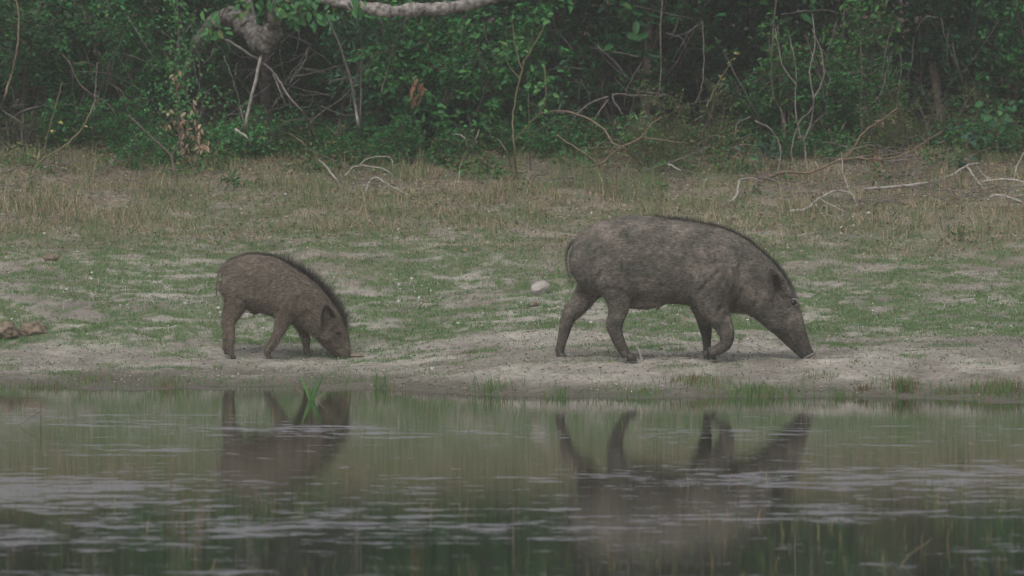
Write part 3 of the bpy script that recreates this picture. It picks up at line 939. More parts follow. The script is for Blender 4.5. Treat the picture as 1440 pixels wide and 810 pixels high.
stems('dry_branch', 'pale hooked branch at the edge of the blue-green seedling', 'branch',
      [([foot(1018, 225), at(1032, 200, 48), at(1036, 175, 48), at(1056, 164, 48)], .006, .004), ([at(1028, 208, 48), at(1045, 203, 48), at(1065, 205, 48)], .004, .003), ([at(1030, 198, 48), at(1048, 192, 48.1), at(1060, 188, 48.2)], .004, .003)], M_palebark)
# right multi-stem
stems('bare_stem', 'tall thin pale stems rising in a vase shape from one foot', 'stem',
      [([foot(1135, 246), at(1133, 215, 48.2), at(1131, 197, 48.2), at(1141, 172, 48.2), at(1144, 140, 48.2), at(1138, 100, 48.3), at(1146, 60, 48.4), at(1142, 20, 48.5)], .007, .004),
       ([foot(1138, 246), at(1118, 232, 48.1), at(1112, 216, 48.1), at(1118, 190, 48.1), at(1126, 168, 48.1), at(1136, 160, 48.1), at(1143, 150, 48.2)], .006, .004),
       ([at(1131, 197, 48.2), at(1124, 185, 48.2), at(1118, 150, 48.3), at(1119, 100, 48.4), at(1110, 50, 48.5)], .005, .003),
       ([at(1143, 140, 48.2), at(1158, 110, 48.3), at(1155, 75, 48.4), at(1142, 40, 48.5)], .005, .003), ([at(1120, 120, 48.3), at(1100, 90, 48.5), at(1090, 40, 48.6)], .004, .003)], M_palebark)
stems('bare_stem', 'lone thin brown stem hanging in the wood near the vase-shaped stems', 'stem', [([at(1092, -10, 49), at(1087, 50, 49), at(1085, 110, 49), at(1090, 140, 49), at(1100, 160, 49), foot(1108, 222)], .006, .004)], M_bark, group=G1)
stems('dry_branch', 'twisted pale stem curling down to the ground by the blue-green seedling', 'branch',
      [([at(1062, 170, 48.1), at(1082, 180, 48), at(1095, 200, 48), at(1098, 220, 47.9), at(1093, 240, 47.8), at(1092, 255, 47.6), foot(1105, 280)], .006, .004)], M_palebark)
B_ = 47.5
stems('fallen_branch', 'long brown branch leaning up out of the litter with withered tips', 'branch',
      [([on_ground(1068, 260, .02), on_ground(1101, 253, .05), at(1137, 243, B_), at(1167, 231, B_), at(1194, 217, B_), at(1204, 200, B_), at(1217, 184, B_), at(1240, 168, B_), at(1262, 152, B_)], .011, .004),
       ([at(1180, 226, B_), at(1200, 222, B_), at(1240, 224, B_), at(1276, 215, B_), at(1300, 200, B_), at(1325, 184, B_)], .007, .004),
       ([at(1185, 220, B_), at(1205, 208, B_), at(1228, 205, B_), at(1230, 216, B_)], .005, .003)], M_tanwood, part='branch_wood',
      leaves=[('dead_foliage', cloud(1228, 213, B_, 10, .02, .025) + cloud(1235, 222, B_, 8, .015, .02) + cloud(1254, 160, B_, 8, .012, .02) + cloud(1236, 170, B_, 8, .02, .01), .03, .45, TAN, M_litter, 1.0)])
W1 = 'pale dead branches lying on the bank'
stems('fallen_branch', 'straight whitish branch lying along the bank with forked end', 'branch',
      [([on_ground(1214, 273, .03), on_ground(1260, 270, .035), on_ground(1300, 266, .04), on_ground(1335, 259, .05), on_ground(1362, 251, .09), on_ground(1378, 245, .07)], .011, .006),
       ([on_ground(1360, 252, .08), on_ground(1374, 262, .04), on_ground(1384, 268, .01)], .007, .004), ([on_ground(1290, 267, .03), on_ground(1330, 262, .07)], .006, .003)], M_deadwood, group=W1)
stems('fallen_branch', 'pale branch lying behind the forked end of the straight whitish one', 'branch', [([on_ground(1382, 262, .03), on_ground(1410, 263, .05), on_ground(1450, 264, .03)], .009, .006), ([on_ground(1392, 262, .03), on_ground(1372, 246, .07)], .004, .003)], M_deadwood, group=W1)
stems('fallen_branch', 'low curved pale branch with root-like prongs in the grass', 'branch',
      [([on_ground(1108, 300, .01), on_ground(1135, 300, .03), on_ground(1152, 290, .05), on_ground(1178, 283, .07), on_ground(1198, 285, .05), on_ground(1206, 292, .01)], .010, .006),
       ([on_ground(1152, 290, .05), on_ground(1170, 296, .03), on_ground(1190, 301, .01)], .005, .003), ([on_ground(1145, 292, .04), on_ground(1158, 306, .01)], .005, .003), ([on_ground(1196, 284, .06), at(1192, 262, 47.2), at(1185, 240, 47.3), at(1184, 215, 47.4)], .005, .002)], M_deadwood, group=W1)
stems('fallen_branch', 'crooked pale stick with an upturned end in front of the litter', 'branch',
      [([on_ground(1012, 292, .01), on_ground(1028, 288, .02), on_ground(1037, 282, .05), on_ground(1040, 272, .08), on_ground(1052, 266, .07), on_ground(1075, 262, .03)], .010, .005)], M_deadwood, group=W1)
stems('fallen_branch', 'tan stick lying flat near the edge of the dry grass', 'branch', [([on_ground(1390, 284, .02), on_ground(1405, 281, .03), on_ground(1445, 290, .01)], .009, .006)], M_deadwood, group=W1)
stems('fallen_branch', 'pale thin branch standing bent at the edge of the picture', 'branch', [([foot(1425, 262), at(1428, 240, 47.5), at(1438, 218, 47.5), at(1450, 200, 47.5)], .006, .004)], M_deadwood, group=W1)
stems('fallen_branch', 'short white stick in the dry grass below the limb', 'stick', [([on_ground(449, 236, .05), on_ground(462, 247, .04), on_ground(475, 258, .01)], .008, .007)], M_deadwood, group=W1)
stems('fallen_branch', 'kinked white twig lying in front of the broad-leaved bush', 'stick',
      [([on_ground(511, 276, .01), on_ground(526, 262, .06), on_ground(545, 268, .04), on_ground(572, 275, .01)], .007, .004)], M_deadwood, group=W1)
stems('fallen_branch', 'arched greyish twig rising behind the kinked white twig', 'stick',
      [([on_ground(484, 250, .01), at(500, 234, 47.7), at(522, 234, 47.6), at(545, 240, 47.5), foot(562, 255)], .006, .003), ([at(505, 233, 47.6), at(520, 222, 47.7), at(548, 222, 47.7), at(553, 236, 47.6)], .004, .002)], M_deadwood, group=W1)
stems('fallen_branch', 'small white stick beside the foot of the forked stem', 'stick', [([on_ground(243, 266, .02), on_ground(257, 274, .01)], .007, .006)], M_deadwood, group=W1)
stems('fallen_branch', 'white stick lying by the bent yellow-green stem', 'stick', [([on_ground(54, 243, .02), on_ground(75, 240, .03), on_ground(98, 244, .02)], .007, .005), ([on_ground(106, 239, .03), on_ground(113, 243, .01)], .007, .006)], M_deadwood, group=W1)
stems('fallen_branch', 'slanting grey stick at the foot of the small green shrub', 'stick', [([on_ground(143, 248, .01), on_ground(160, 236, .05), on_ground(176, 226, .10)], .006, .004)], M_palebark, group=W1)
stems('fallen_branch', 'white stick on the turf behind the large boar head', 'stick', [([on_ground(1122, 335, .01), on_ground(1136, 334, .02), on_ground(1150, 331, .02)], .006, .004)], M_deadwood, group=W1)
stems('upright_stick', 'small pale stick poking up beside the hoof of the large boar', 'stick', [([foot(904, 507), on_ground(904, 507, .02) + Vector((-.016, 0, .02)), on_ground(904, 507, .02) + Vector((-.042, 0, .07))], .007, .006)], M_deadwood, jit=.001)

# extra fine dead twigs under the limb, as the dark gap shows many of them
rnd = random.Random(77)
tw = []
for i in range(46):
    x = rnd.uniform(310, 560); y0 = rnd.uniform(60, 190); D = rnd.uniform(48.9, 50.6)
    a = at(x, y0, D); l = rnd.uniform(.2, .6); an = rnd.uniform(-.9, .9) if rnd.random() < .7 else rnd.uniform(1.2, 1.9)
    b = a + Vector((math.sin(an) * l, rnd.gauss(0, .05), -math.cos(an) * l)); m_ = (a + b) / 2 + Vector((rnd.gauss(0, .04), 0, rnd.gauss(0, .04)))
    tw.append(([a, m_, b], rnd.uniform(.002, .005), .0015))
for i in range(170):
    x = rnd.uniform(0, 1440); y0 = rnd.uniform(20, 200); D = rnd.uniform(48.6, 49.6)
    a = at(x, y0, D); l = rnd.uniform(.15, .55); an = rnd.gauss(0, .8)
    b = a + Vector((math.sin(an) * l, rnd.gauss(0, .05), -math.cos(an) * l)); m_ = (a + b) / 2 + Vector((rnd.gauss(0, .04), 0, rnd.gauss(0, .04)))
    tw.append(([a, m_, b], rnd.uniform(.002, .004), .0015))
for (x0, x1, y0_, y1_, k) in [(1070, 1440, 238, 300, 95), (470, 600, 225, 285, 22), (790, 990, 200, 285, 50), (0, 320, 215, 285, 40), (600, 1440, 250, 300, 30), (1180, 1330, 150, 240, 30)]:
    for i in range(k):
        a = on_ground(rnd.uniform(x0, x1), rnd.uniform(max(y0_, 215), y1_), rnd.uniform(.005, .09))
        an = rnd.gauss(0, .35) + (math.pi if rnd.random() < .5 else 0); l = rnd.uniform(.08, .38)
        d_ = Vector((math.cos(an), rnd.gauss(0, .6), math.sin(an) * .5 + .08)).normalized() * l
        b = a + d_; b.z = max(b.z, float(terrain(b.x, b.y)) + .01)
        m_ = (a + b) / 2 + Vector((0, 0, rnd.uniform(-.01, .05)))
        tw.append(([a, m_, b], rnd.uniform(.002, .0055), .0015))
tg = stems('twig_tangle', 'tangle of fine dead twigs hanging through the dark gaps of the thicket', None, tw, M_palebark, sides=4)
tg['kind'] = 'stuff'

# ------------------------------------------------------------------ seedlings and small leafy plants
def seedling(name, label, px, py, top, D=None, n=14, leaf=.05, ratio=.65, pal=MIDG, spread=.05, mat=None, tall=None, hang=.1):
    b = foot(px, py)
    t = at(px + 2, top, b.y)
    lv = []
    rnd = random.Random(int(px))
    for i in range(n):
        f = rnd.uniform(.45, 1.0)
        lv.append(b.lerp(t, f) + Vector((rnd.gauss(0, spread), rnd.gauss(0, spread), rnd.gauss(0, spread * .4))))
    paths = [([b, b.lerp(t, .5) + Vector((.01, 0, 0)), t], .004, .002)]
    for l in lv[::2]:
        paths.append(([b.lerp(t, .5), b.lerp(t, .6).lerp(l, .5), l], .002, .001))
    return stems(name, label, 'plant', paths, mat or M_greenstem, leaves=[('foliage', lv, leaf, ratio, pal, M_leaf, hang)], jit=.002)
seedling('seedling', 'round-leaved green seedling on a thin bare stem before the dark wood', 1401, 228, 138, n=34, leaf=.06, ratio=.8, spread=.075)
seedling('seedling', 'broad blue-green leafed plant beside the twisted pale stem', 1078, 238, 196, n=38, leaf=.055, ratio=.6, pal=BLUEG, spread=.10)
seedling('seedling', 'blue-green leafed plant at the foot of the yellow-green twiggy shrub', 1358, 226, 185, n=22, leaf=.06, ratio=.6, pal=BLUEG, spread=.07)
seedling('seedling', 'grey-green round-leaved plant at the foot of the forked stem', 213, 222, 200, n=26, leaf=.05, ratio=.8, pal=BLUEG, spread=.10)
seedling('seedling', 'small bright plant with white tips in the dry grass', 318, 270, 238, n=34, leaf=.045, ratio=.3, pal=LIGHTG + [((.55, .58, .52), .8)], spread=.045)
seedling('seedling', 'small green weed in the turf at the far side of the boar', 1352, 342, 318, n=24, leaf=.035, ratio=.35, pal=MIDG, spread=.035)
seedling('seedling', 'tiny light green seedling by the kinked white twig', 503, 240, 220, n=12, leaf=.035, ratio=.6, pal=LIGHTG, spread=.02)
seedling('seedling', 'light green leafed sprig behind the arching tan branch', 793, 232, 210, n=14, leaf=.04, ratio=.6, pal=LIGHTG, spread=.03)
seedling('seedling', 'tall yellow-green herb with pale buds amid the dry branches', 898, 238, 160, n=60, leaf=.05, ratio=.25, pal=LIGHTG + [((.5, .52, .45), .6)], spread=.06)
seedling('seedling', 'flat blue-green leafed plant on the grey leaf litter', 1352, 240, 226, n=12, leaf=.06, ratio=.5, pal=BLUEG, spread=.04)
seedling('seedling', 'small bright sprout by the crooked pale stick', 1058, 272, 262, n=14, leaf=.025, ratio=.6, pal=MIDG, spread=.03)
seedling('seedling', 'thin upright leafy sapling before the dark glossy shrub', 990, 160, 60, n=30, leaf=.05, ratio=.5, pal=BLUEG, spread=.07)

# ------------------------------------------------------------------ blades of grass
def blades(name, xy, h, w, lean, cols, label, cat='grass', z=None, kind='stuff', parent=None, local=None):
    n = len(xy)
    rs = np.random.RandomState(n % 9973)
    x, y = xy[:, 0], xy[:, 1]
    if z is None: z = terrain(x, y) - .004
    a = rs.uniform(0, 2 * np.pi, n)
    wx_, wy_ = np.cos(a) * w * .5, np.sin(a) * w * .5 * .4
    la = rs.uniform(0, 2 * np.pi, n)
    lx, ly = np.cos(la) * lean * h, np.sin(la) * lean * h
    b0 = np.stack([x - wx_, y - wy_, z], -1); b1 = np.stack([x + wx_, y + wy_, z], -1)
    m0 = np.stack([x - wx_ * .8 + lx * .3, y - wy_ * .8 + ly * .3, z + h * .55], -1); m1 = np.stack([x + wx_ * .8 + lx * .3, y + wy_ * .8 + ly * .3, z + h * .55], -1)
    t0 = np.stack([x - wx_ * .12 + lx, y + ly, z + h * np.sqrt(np.clip(1 - lean * lean * .6, .1, 1))], -1); t1 = t0 + np.stack([wx_ * .24, wx_ * 0, wx_ * 0], -1)
    V = np.stack([b0, b1, m0, m1, t0, t1], 1).reshape(-1, 3)
    if local is not None: V = V - np.array(tuple(local))
    o_ = (np.arange(n) * 6)[:, None]
    Fc = np.concatenate([o_ + np.array([[0, 1, 3, 2]]), o_ + np.array([[2, 3, 5, 4]])])
    ob = mesh_np(name, V, Fc, M_grass, parent, np.repeat(cols, 6, axis=0))
    if local is not None: ob.location = local
    if kind: ob['kind'] = kind
    if label: ob['label'] = label; ob['category'] = cat
    return ob

def pick(rs, n, pal, v=.3):
    cols = np.array([p[0] for p in pal]); w = np.array([p[1] for p in pal], float); w /= w.sum()
    return cols[rs.choice(len(cols), n, p=w)] * rs.uniform(1 - v, 1 + v, (n, 1))

TURF = [((.105, .23, .075), 5), ((.15, .28, .09), 3), ((.08, .19, .07), 3), ((.28, .24, .14), 1.4), ((.30, .24, .16), .8)]
DRYG = [((.36, .29, .19), 4), ((.25, .20, .13), 3), ((.50, .42, .29), 2.6), ((.10, .19, .07), 2.8), ((.14, .24, .08), 1.6)]
WETG = [((.10, .20, .07), 4), ((.14, .25, .08), 3), ((.22, .22, .10), 1), ((.30, .16, .10), .5)]

rs = np.random.RandomState(100)
xy = np.stack([rs.uniform(-4.2, 4.2, 620000), rs.uniform(39.3, 47.0, 620000)], -1)
mk = turf_mask(xy[:, 0], xy[:, 1]) * (1 - .6 * dry_mask(xy[:, 0], xy[:, 1]))
mk = mk * (.45 + .9 * sstep(.35, .6, fbm(xy[:, 0], xy[:, 1], .12, 91, 3)))
xy = xy[rs.rand(len(xy)) < mk]
n = len(xy)
blades('grass', xy, rs.uniform(.010, .028, n), rs.uniform(.002, .0042, n), rs.uniform(.2, .9, n), pick(rs, n, TURF),
       'short green turf covering the bank behind the sand')

xy = np.stack([rs.uniform(-4.3, 4.3, 190000), rs.uniform(43.0, 49.3, 190000)], -1)
cl = fbm(xy[:, 0], xy[:, 1], .25, 95, 3)
mk = dry_mask(xy[:, 0], xy[:, 1]) * sstep(.36, .62, cl) * sstep(43.4, 45.6, xy[:, 1]) + .05
xy = xy[rs.rand(len(xy)) < mk]
n = len(xy)
tall = sstep(44.0, 46.2, xy[:, 1]) * sstep(49.2, 47.4, xy[:, 1])
clump = sstep(.48, .68, fbm(xy[:, 0], xy[:, 1], .28, 99, 3))
hh = rs.uniform(.010, .038, n) + tall * (.15 + clump) * (rs.rand(n) ** 2.0) * .19 * (.5 + vnoise(xy[:, 0], xy[:, 1], .5, 97))
cc = pick(rs, n, DRYG)
gz = sstep(.52, .66, fbm(xy[:, 0], xy[:, 1], .8, 98, 3))[:, None]
cc = cc * (1 - gz * .6) + pick(rs, n, TURF) * gz * .6
blades('dry_grass', xy, hh, rs.uniform(.0022, .0052, n), rs.uniform(.1, .95, n), cc, 'dry straw-coloured grass standing at the foot of the thicket')

# leaf litter
n = 26000
xy = np.stack([rs.uniform(-4.2, 4.2, n), 44.6 + 4.8 * rs.rand(n) ** .7], -1)
P = np.stack([xy[:, 0], xy[:, 1], terrain(xy[:, 0], xy[:, 1]) + rs.uniform(.002, .03, n)], -1)
d = unit(rs.normal(size=(n, 3)) * np.array([1, 1, .35])); nm = unit(rs.normal(size=(n, 3)) * .45 + np.array([0, -.2, 1]))
Ls = rs.uniform(.008, .032, n)
V, Fc, Cc = leaf_arrays(P, d, nm, Ls, Ls * .5, pick(rs, n, [((.22, .165, .115), 4), ((.28, .22, .155), 3), ((.15, .11, .075), 3), ((.36, .24, .16), 1.2), ((.42, .39, .35), 1.2)]))
o = mesh_np('leaf_litter', V, Fc, M_litter, None, Cc); tag(o, 'brown fallen leaves scattered under the thicket', 'leaf litter', kind='stuff')

# small debris on the sand (crumbs of soil and twigs)
n = 38000
xy = np.stack([rs.uniform(-4.2, 4.2, n), rs.uniform(38.0, 46.5, n)], -1)
keep = rs.rand(n) < .25 + .75 * sstep(.45, .65, fbm(xy[:, 0], xy[:, 1], .3, 120, 3))
xy = xy[keep]; n = len(xy)
zz = terrain(xy[:, 0], xy[:, 1]); ok_ = zz > .01; xy = xy[ok_]; zz = zz[ok_]; n = len(xy)
P = np.stack([xy[:, 0], xy[:, 1], zz + .003], -1)
d = unit(rs.normal(size=(n, 3)) * np.array([1, 1, .25])); nm = unit(rs.normal(size=(n, 3)) * .6 + np.array([0, -.3, 1]))
Ls = rs.uniform(.006, .020, n)
V, Fc, Cc = leaf_arrays(P, d, nm, Ls, Ls * .45, pick(rs, n, [((.30, .25, .19), 5), ((.19, .16, .12), 2.5), ((.58, .55, .49), 5), ((.13, .20, .07), 3)]), fold=.5)
o = mesh_np('debris', V, Fc, M_litter, None, Cc); tag(o, 'crumbs of soil and plant bits strewn over the sand', 'debris', kind='stuff')

# shoreline sprouts and blades standing in the shallows
n = 14000
x = rs.uniform(-4.0, 4.0, n)
shore = np.where(x < -.25, 39.4, 38.2)
y = shore + rs.normal(0, .45, n) - .1
m1 = sstep(.50, .66, fbm(x, y, .30, 130, 3) + .10 * sstep(-.5, 1.2, x))
k = rs.rand(n) < m1 * (.25 + .75 * (fbm(x, y, .12, 133, 2) > .5)) + .045
x, y = x[k], y[k]; n = len(x)
z = np.maximum(terrain(x, y), -.03)
blades('shore_grass', np.stack([x, y], -1), rs.uniform(.010, .06, n) * (.35 + 1.3 * vnoise(x, y, .14, 134)), rs.uniform(.002, .004, n), rs.uniform(.05, .5, n), pick(rs, n, WETG),
       'thin green blades sprouting along the muddy waterline', z=z - .004)
n = 9000
x = rs.uniform(-3.6, 3.6, n); y = rs.uniform(24.5, 38.8, n)
k = rs.rand(n) < sstep(.42, .66, fbm(x, y, 1.3, 140, 3) + .22 * sstep(.3, 1.5, x) * sstep(33, 28, y)) * .8
x, y = x[k], y[k]; n = len(x)
blades('water_grass', np.stack([x, y], -1), rs.uniform(.02, .10, n), rs.uniform(.0014, .0030, n), rs.uniform(.05, .45, n), pick(rs, n, WETG + [((.36, .28, .16), 3)]),
       'sparse thin grass blades standing up out of the pond', z=np.full(n, -.02))

# white flowers
FW = mat_plain('white_petals', (.80, .80, .80), .6)
def flower_mesh():
    bm = bmesh.new()
    for k in range(5):
        a = 2 * math.pi * k / 5
        c = Vector((math.cos(a), math.sin(a), 0)); s = Vector((-math.sin(a), math.cos(a), 0))
        v = [bm.verts.new(p) for p in (Vector((0, 0, .022)), c * .004 + s * .0025 + Vector((0, 0, .024)), c * .0075 + Vector((0, 0, .026)), c * .004 - s * .0025 + Vector((0, 0, .024)))]
        bm.faces.new(v)
    a = [bm.verts.new((math.cos(t) * .0007, math.sin(t) * .0007, z)) for z in (0, .0225) for t in (0, 2.09, 4.19)]
    for i in range(3): bm.faces.new([a[i], a[(i + 1) % 3], a[3 + (i + 1) % 3], a[3 + i]])
    me = bpy.data.meshes.new('flower'); bm.to_mesh(me); bm.free(); me.materials.append(FW)
    return me
fm = flower_mesh()
rs2 = np.random.RandomState(9)
cnt = 0
while cnt < 230:
    px = rs2.uniform(5, 1435); py = 425 + rs2.normal(0, 26)
    if not 385 < py < 485: continue
    if fbm(px, py * 3, 90, 150, 2) < .47: continue
    v = on_ground(px, py)
    if turf_mask(v.x, v.y) < .4: continue
    o = bpy.data.objects.new('flower', fm); link(o)
    o.location = v; o.rotation_euler = (rs2.uniform(.1, .7), rs2.uniform(-.3, .3), rs2.uniform(0, 6))
    s = rs2.uniform(1.0, 1.7); o.scale = (s, s, s)
    tag(o, 'tiny white flower in the short green turf', 'flower', 'white flowers dotting the turf')
    cnt += 1

# ------------------------------------------------------------------ shore tufts and water plant
def tuft(name, label, px, py, n, spread, hmin, hmax, pal, seed, wid=.0035, lean=.5):
    rs = np.random.RandomState(seed)
    c = on_ground(px, py) if py < 556 else at(px, py, 38.25)
    x = c.x + rs.normal(0, spread, n); y = c.y + rs.normal(0, spread * 1.2, n)
    z = np.maximum(terrain(x, y), -.02) - .005
    o = blades(name, np.stack([x, y], -1), rs.uniform(hmin, hmax, n), rs.uniform(wid * .7, wid * 1.2, n), rs.uniform(.05, lean, n), pick(rs, n, pal), None, z=z, kind=None, local=Vector((c.x, c.y, float(terrain(c.x, c.y)))))
    tag(o, label, 'grass tuft', 'grass tufts along the waterline')
BRN = [((.20, .12, .07), 3), ((.14, .11, .06), 2), ((.12, .18, .07), 2)]
tuft('grass_tuft', 'thin green grass tuft at the waterline below the small boar snout', 535, 546, 70, .035, .04, .12, WETG, 1)
tuft('grass_tuft', 'bright green grass tuft at the waterline between the two boars', 692, 552, 90, .05, .04, .12, WETG, 2)
tuft('grass_tuft', 'dark green tuft on the sand below the large boar fore hooves', 985, 540, 420, .085, .02, .065, BRN + WETG, 3)
tuft('grass_tuft', 'wide bright green tuft at the waterline below the large boar head', 1060, 555, 480, .10, .03, .085, WETG, 4)
tuft('grass_tuft', 'reddish brown and green domed tuft standing alone on the sand', 1272, 550, 300, .038, .04, .10, BRN + WETG, 5)
tuft('grass_tuft', 'small withered brown tuft beside the domed tuft', 1215, 550, 70, .022, .02, .06, BRN[:2], 6)
tuft('grass_tuft', 'brown and green tuft at the waterline near the picture edge', 1405, 562, 420, .08, .03, .095, BRN + WETG, 7)
tuft('grass_tuft', 'faint thin tuft at the waterline below the small boar hind hooves', 236, 545, 60, .04, .03, .10, BRN + WETG, 8)
tuft('grass_tuft', 'loose brownish tuft at the waterline left of the small boar', 130, 538, 80, .06, .03, .10, BRN + WETG, 9)
tuft('grass_tuft', 'short green tuft on the sand near the picture corner', 15, 520, 50, .03, .02, .06, WETG, 10)
tuft('grass_tuft', 'small green sprout on the sand under the small boar', 305, 520, 30, .015, .02, .05, WETG, 11)
tuft('grass_tuft', 'tall thin tuft in the shallows below the large boar hind hoof', 790, 560, 40, .03, .04, .11, WETG, 12)
tuft('grass_tuft', 'small brown-green tuft at the waterline near the small clump of brown stalks', 60, 548, 90, .05, .02, .06, BRN + WETG, 14)
tuft('grass_tuft', 'short green tuft at the waterline under the large boar belly', 905, 556, 130, .06, .02, .06, WETG, 15)
tuft('grass_tuft', 'green and brown tuft between the domed tuft and the picture edge', 1335, 560, 140, .05, .02, .06, BRN + WETG, 16)
tuft('grass_tuft', 'dark green mat of weeds on the sand under the large boar snout', 1150, 530, 160, .07, .012, .035, BRN + WETG, 17)
tuft('grass_tuft', 'dark green mat of weeds on the sand midway between the boars', 655, 498, 140, .05, .012, .035, BRN + WETG, 18)
tuft('grass_tuft', 'green tuft on the sand beyond the large boar snout', 1180, 556, 60, .04, .03, .08, WETG, 13)

def water_plant():
    c = at(437, 582, 38.0); c = Vector(((437 - 720) / F_PX * 37.9, 37.9, 0))
    root = empty('water_plant', c)
    tag(root, 'bright green water plant with a few broad blades standing in the shallows', 'plant')
    rs = np.random.RandomState(4)
    for (dx, dz, bend, col, w) in [(-.055, .17, -.3, (.16, .36, .10), .015), (-.02, .11, .1, (.14, .32, .09), .013), (.03, .15, .0, (.15, .34, .10), .014), (.075, .17, .3, (.13, .30, .09), .013), (.095, .09, .5, (.42, .40, .26), .009), (.045, .14, .1, (.16, .30, .12), .008), (-.005, .07, -.5, (.14, .32, .09), .012)]:
        V = []; Fc = []
        for i in range(8):
            t = i / 7
            p = Vector((dx * t ** 1.2, -.02 * t, dz * t - .03)); ww = w * (math.sin(math.pi * min(1, .25 + t * .75)) ** .7) * .9 + .0005
            V += [(p.x - ww / 2, p.y, p.z), (p.x, p.y + ww * .25, p.z), (p.x + ww / 2, p.y, p.z)]
            if i:
                a = (i - 1) * 3
                Fc += [(a, a + 1, a + 4, a + 3), (a + 1, a + 2, a + 5, a + 4)]
        mesh_np('blade', V, Fc, M_leaf, root, np.tile(np.array(col) * 1.1, (len(V), 1)))
water_plant()
stems('reed_stem', 'thin bent green reed stem in the shallows near the picture edge', 'reed',
      [([at(56, 600, 35.2) * 1 + Vector((0, 0, -.02)), at(57, 580, 35.2), at(55, 555, 35.2)], .003, .002), ([at(57, 578, 35.2), at(38, 590, 35.2), at(22, 602, 35.2)], .002, .0015)], M_greenstem, jit=.001)
def wreed(px, py, D, top, label, dx=0, mat=M_tanwood, r=.003):
    b = Vector(((px - 720) / F_PX * D, D, -.03))
    stems('reed_stem', label, 'reed', [([b, b + Vector((dx * .4, 0, top * .5)), b + Vector((dx, 0, top))], r, r * .5)], mat, jit=.001)
wreed(1260, 800, 25.5, .12, 'curved green reed leaning out of the nearest water', .13, M_greenstem, .004)
wreed(1190, 800, 25.6, .05, 'short tan stub poking out of the nearest water', -.01)
wreed(240, 700, 30, .16, 'straight tan reed standing in the pond below the small boar tail', .004)
wreed(493, 700, 31, .22, 'tall straight tan reed standing in the pond below the small boar snout', -.004)
wreed(786, 700, 31.5, .20, 'tall tan reed standing in the pond below the large boar hind hoof', .006)
wreed(1300, 690, 30, .12, 'thin tan reed in the water beyond the large boar reflection', .01)

# ------------------------------------------------------------------ stones and clods
def stone(name, label, cat, px, py, sx, sy, sz, mat, seed, sink=.25, rot=0):
    c = on_ground(px, py)
    bm = bmesh.new()
    bmesh.ops.create_icosphere(bm, subdivisions=4, radius=1)
    rnd = random.Random(seed)
    cuts = [(Vector((rnd.gauss(0, 1), rnd.gauss(0, 1), rnd.gauss(0, 1))).normalized(), rnd.uniform(.62, .9)) for _ in range(9)]
    from mathutils import noise as mn
    for v in bm.verts:
        p = v.co.copy()
        for nrm, dd in cuts:
            e = p.dot(nrm) - dd
            if e > 0: p -= nrm * e * .85
        q_ = 2.6 if 'clod' in name else 1.0
        p += p.normalized() * q_ * (.10 * mn.noise(p * 2.2 + Vector((seed, 0, 0))) + .06 * mn.noise(p * 6 + Vector((seed, 3, 0))) + .03 * mn.noise(p * 14 + Vector((seed, 3, 0))))
        v.co = Vector((p.x * sx, p.y * sy, p.z * sz))
    me = bpy.data.meshes.new(name); bm.to_mesh(me); bm.free()
    me.polygons.foreach_set('use_smooth', np.ones(len(me.polygons), dtype=bool))
    me.materials.append(mat)
    o = bpy.data.objects.new(name, me); link(o)
    o.location = (c.x, c.y, c.z + sz * (1 - 2 * sink)); o.rotation_euler = (0, rot, seed)
    tag(o, label, cat)
stone('stone', 'pale grey angular stone on the turf behind the large boar', 'stone', 759, 414, .062, .05, .048, M_rock, 3, .2, .5)
stone('soil_clod', 'brown lumpy clod beside the sandy hummock', 'clod', 46, 472, .085, .08, .06, M_clod, 5, .22)
stone('soil_clod', 'low wide brown clod at the very edge of the picture', 'clod', 8, 477, .085, .08, .065, M_clod, 14, .15)
stone('stone', 'grey half-buried stone in the far turf', 'stone', 72, 366, .055, .05, .028, M_clod, 7, .25)
stone('soil_clod', 'small dark clod on the turf near the pale angular stone', 'clod', 750, 431, .032, .03, .018, M_clod, 8, .2)
stone('stone', 'small pale stone in the turf close to the trees', 'stone', 108, 334, .018, .02, .014, M_rock, 9, .2)
stone('soil_clod', 'pale crumbly mound at the small boar snout', 'clod', 500, 502, .05, .04, .014, M_clod, 12, .3)

# ------------------------------------------------------------------ wild boars
def loft(rings, seg=28):
    """rings: list of (center, axisA (vec), axisB (vec)) -> bmesh data"""
    V, Fc = [], []
    for c, a, b in rings:
        for k in range(seg):
            t = 2 * math.pi * k / seg
            ct, st = math.cos(t), math.sin(t)
            V.append(c + a * (math.copysign(abs(ct) ** .92, ct)) + b * (math.copysign(abs(st) ** .88, st)))
    n = len(rings)
    for i in range(n - 1):
        for k in range(seg):
            k2 = (k + 1) % seg
            Fc.append((i * seg + k, i * seg + k2, (i + 1) * seg + k2, (i + 1) * seg + k))
    Fc.append(tuple(range(seg))[::-1])
    Fc.append(tuple((n - 1) * seg + k for k in range(seg)))
    return V, Fc

def interp_rings(rows, n):
    """smooth interpolation of control rows"""
    rows = np.array(rows, float)
    m = len(rows)
    t = np.linspace(0, m - 1, n)
    out = []
    for tt in t:
        i = min(int(tt), m - 2); f = tt - i
        p0 = rows[max(i - 1, 0)]; p1 = rows[i]; p2 = rows[i + 1]; p3 = rows[min(i + 2, m - 1)]
        out.append(.5 * (2 * p1 + (p2 - p0) * f + (2 * p0 - 5 * p1 + 4 * p2 - p3) * f * f + (-p0 + 3 * p1 - 3 * p2 + p3) * f ** 3))
    return np.array(out)

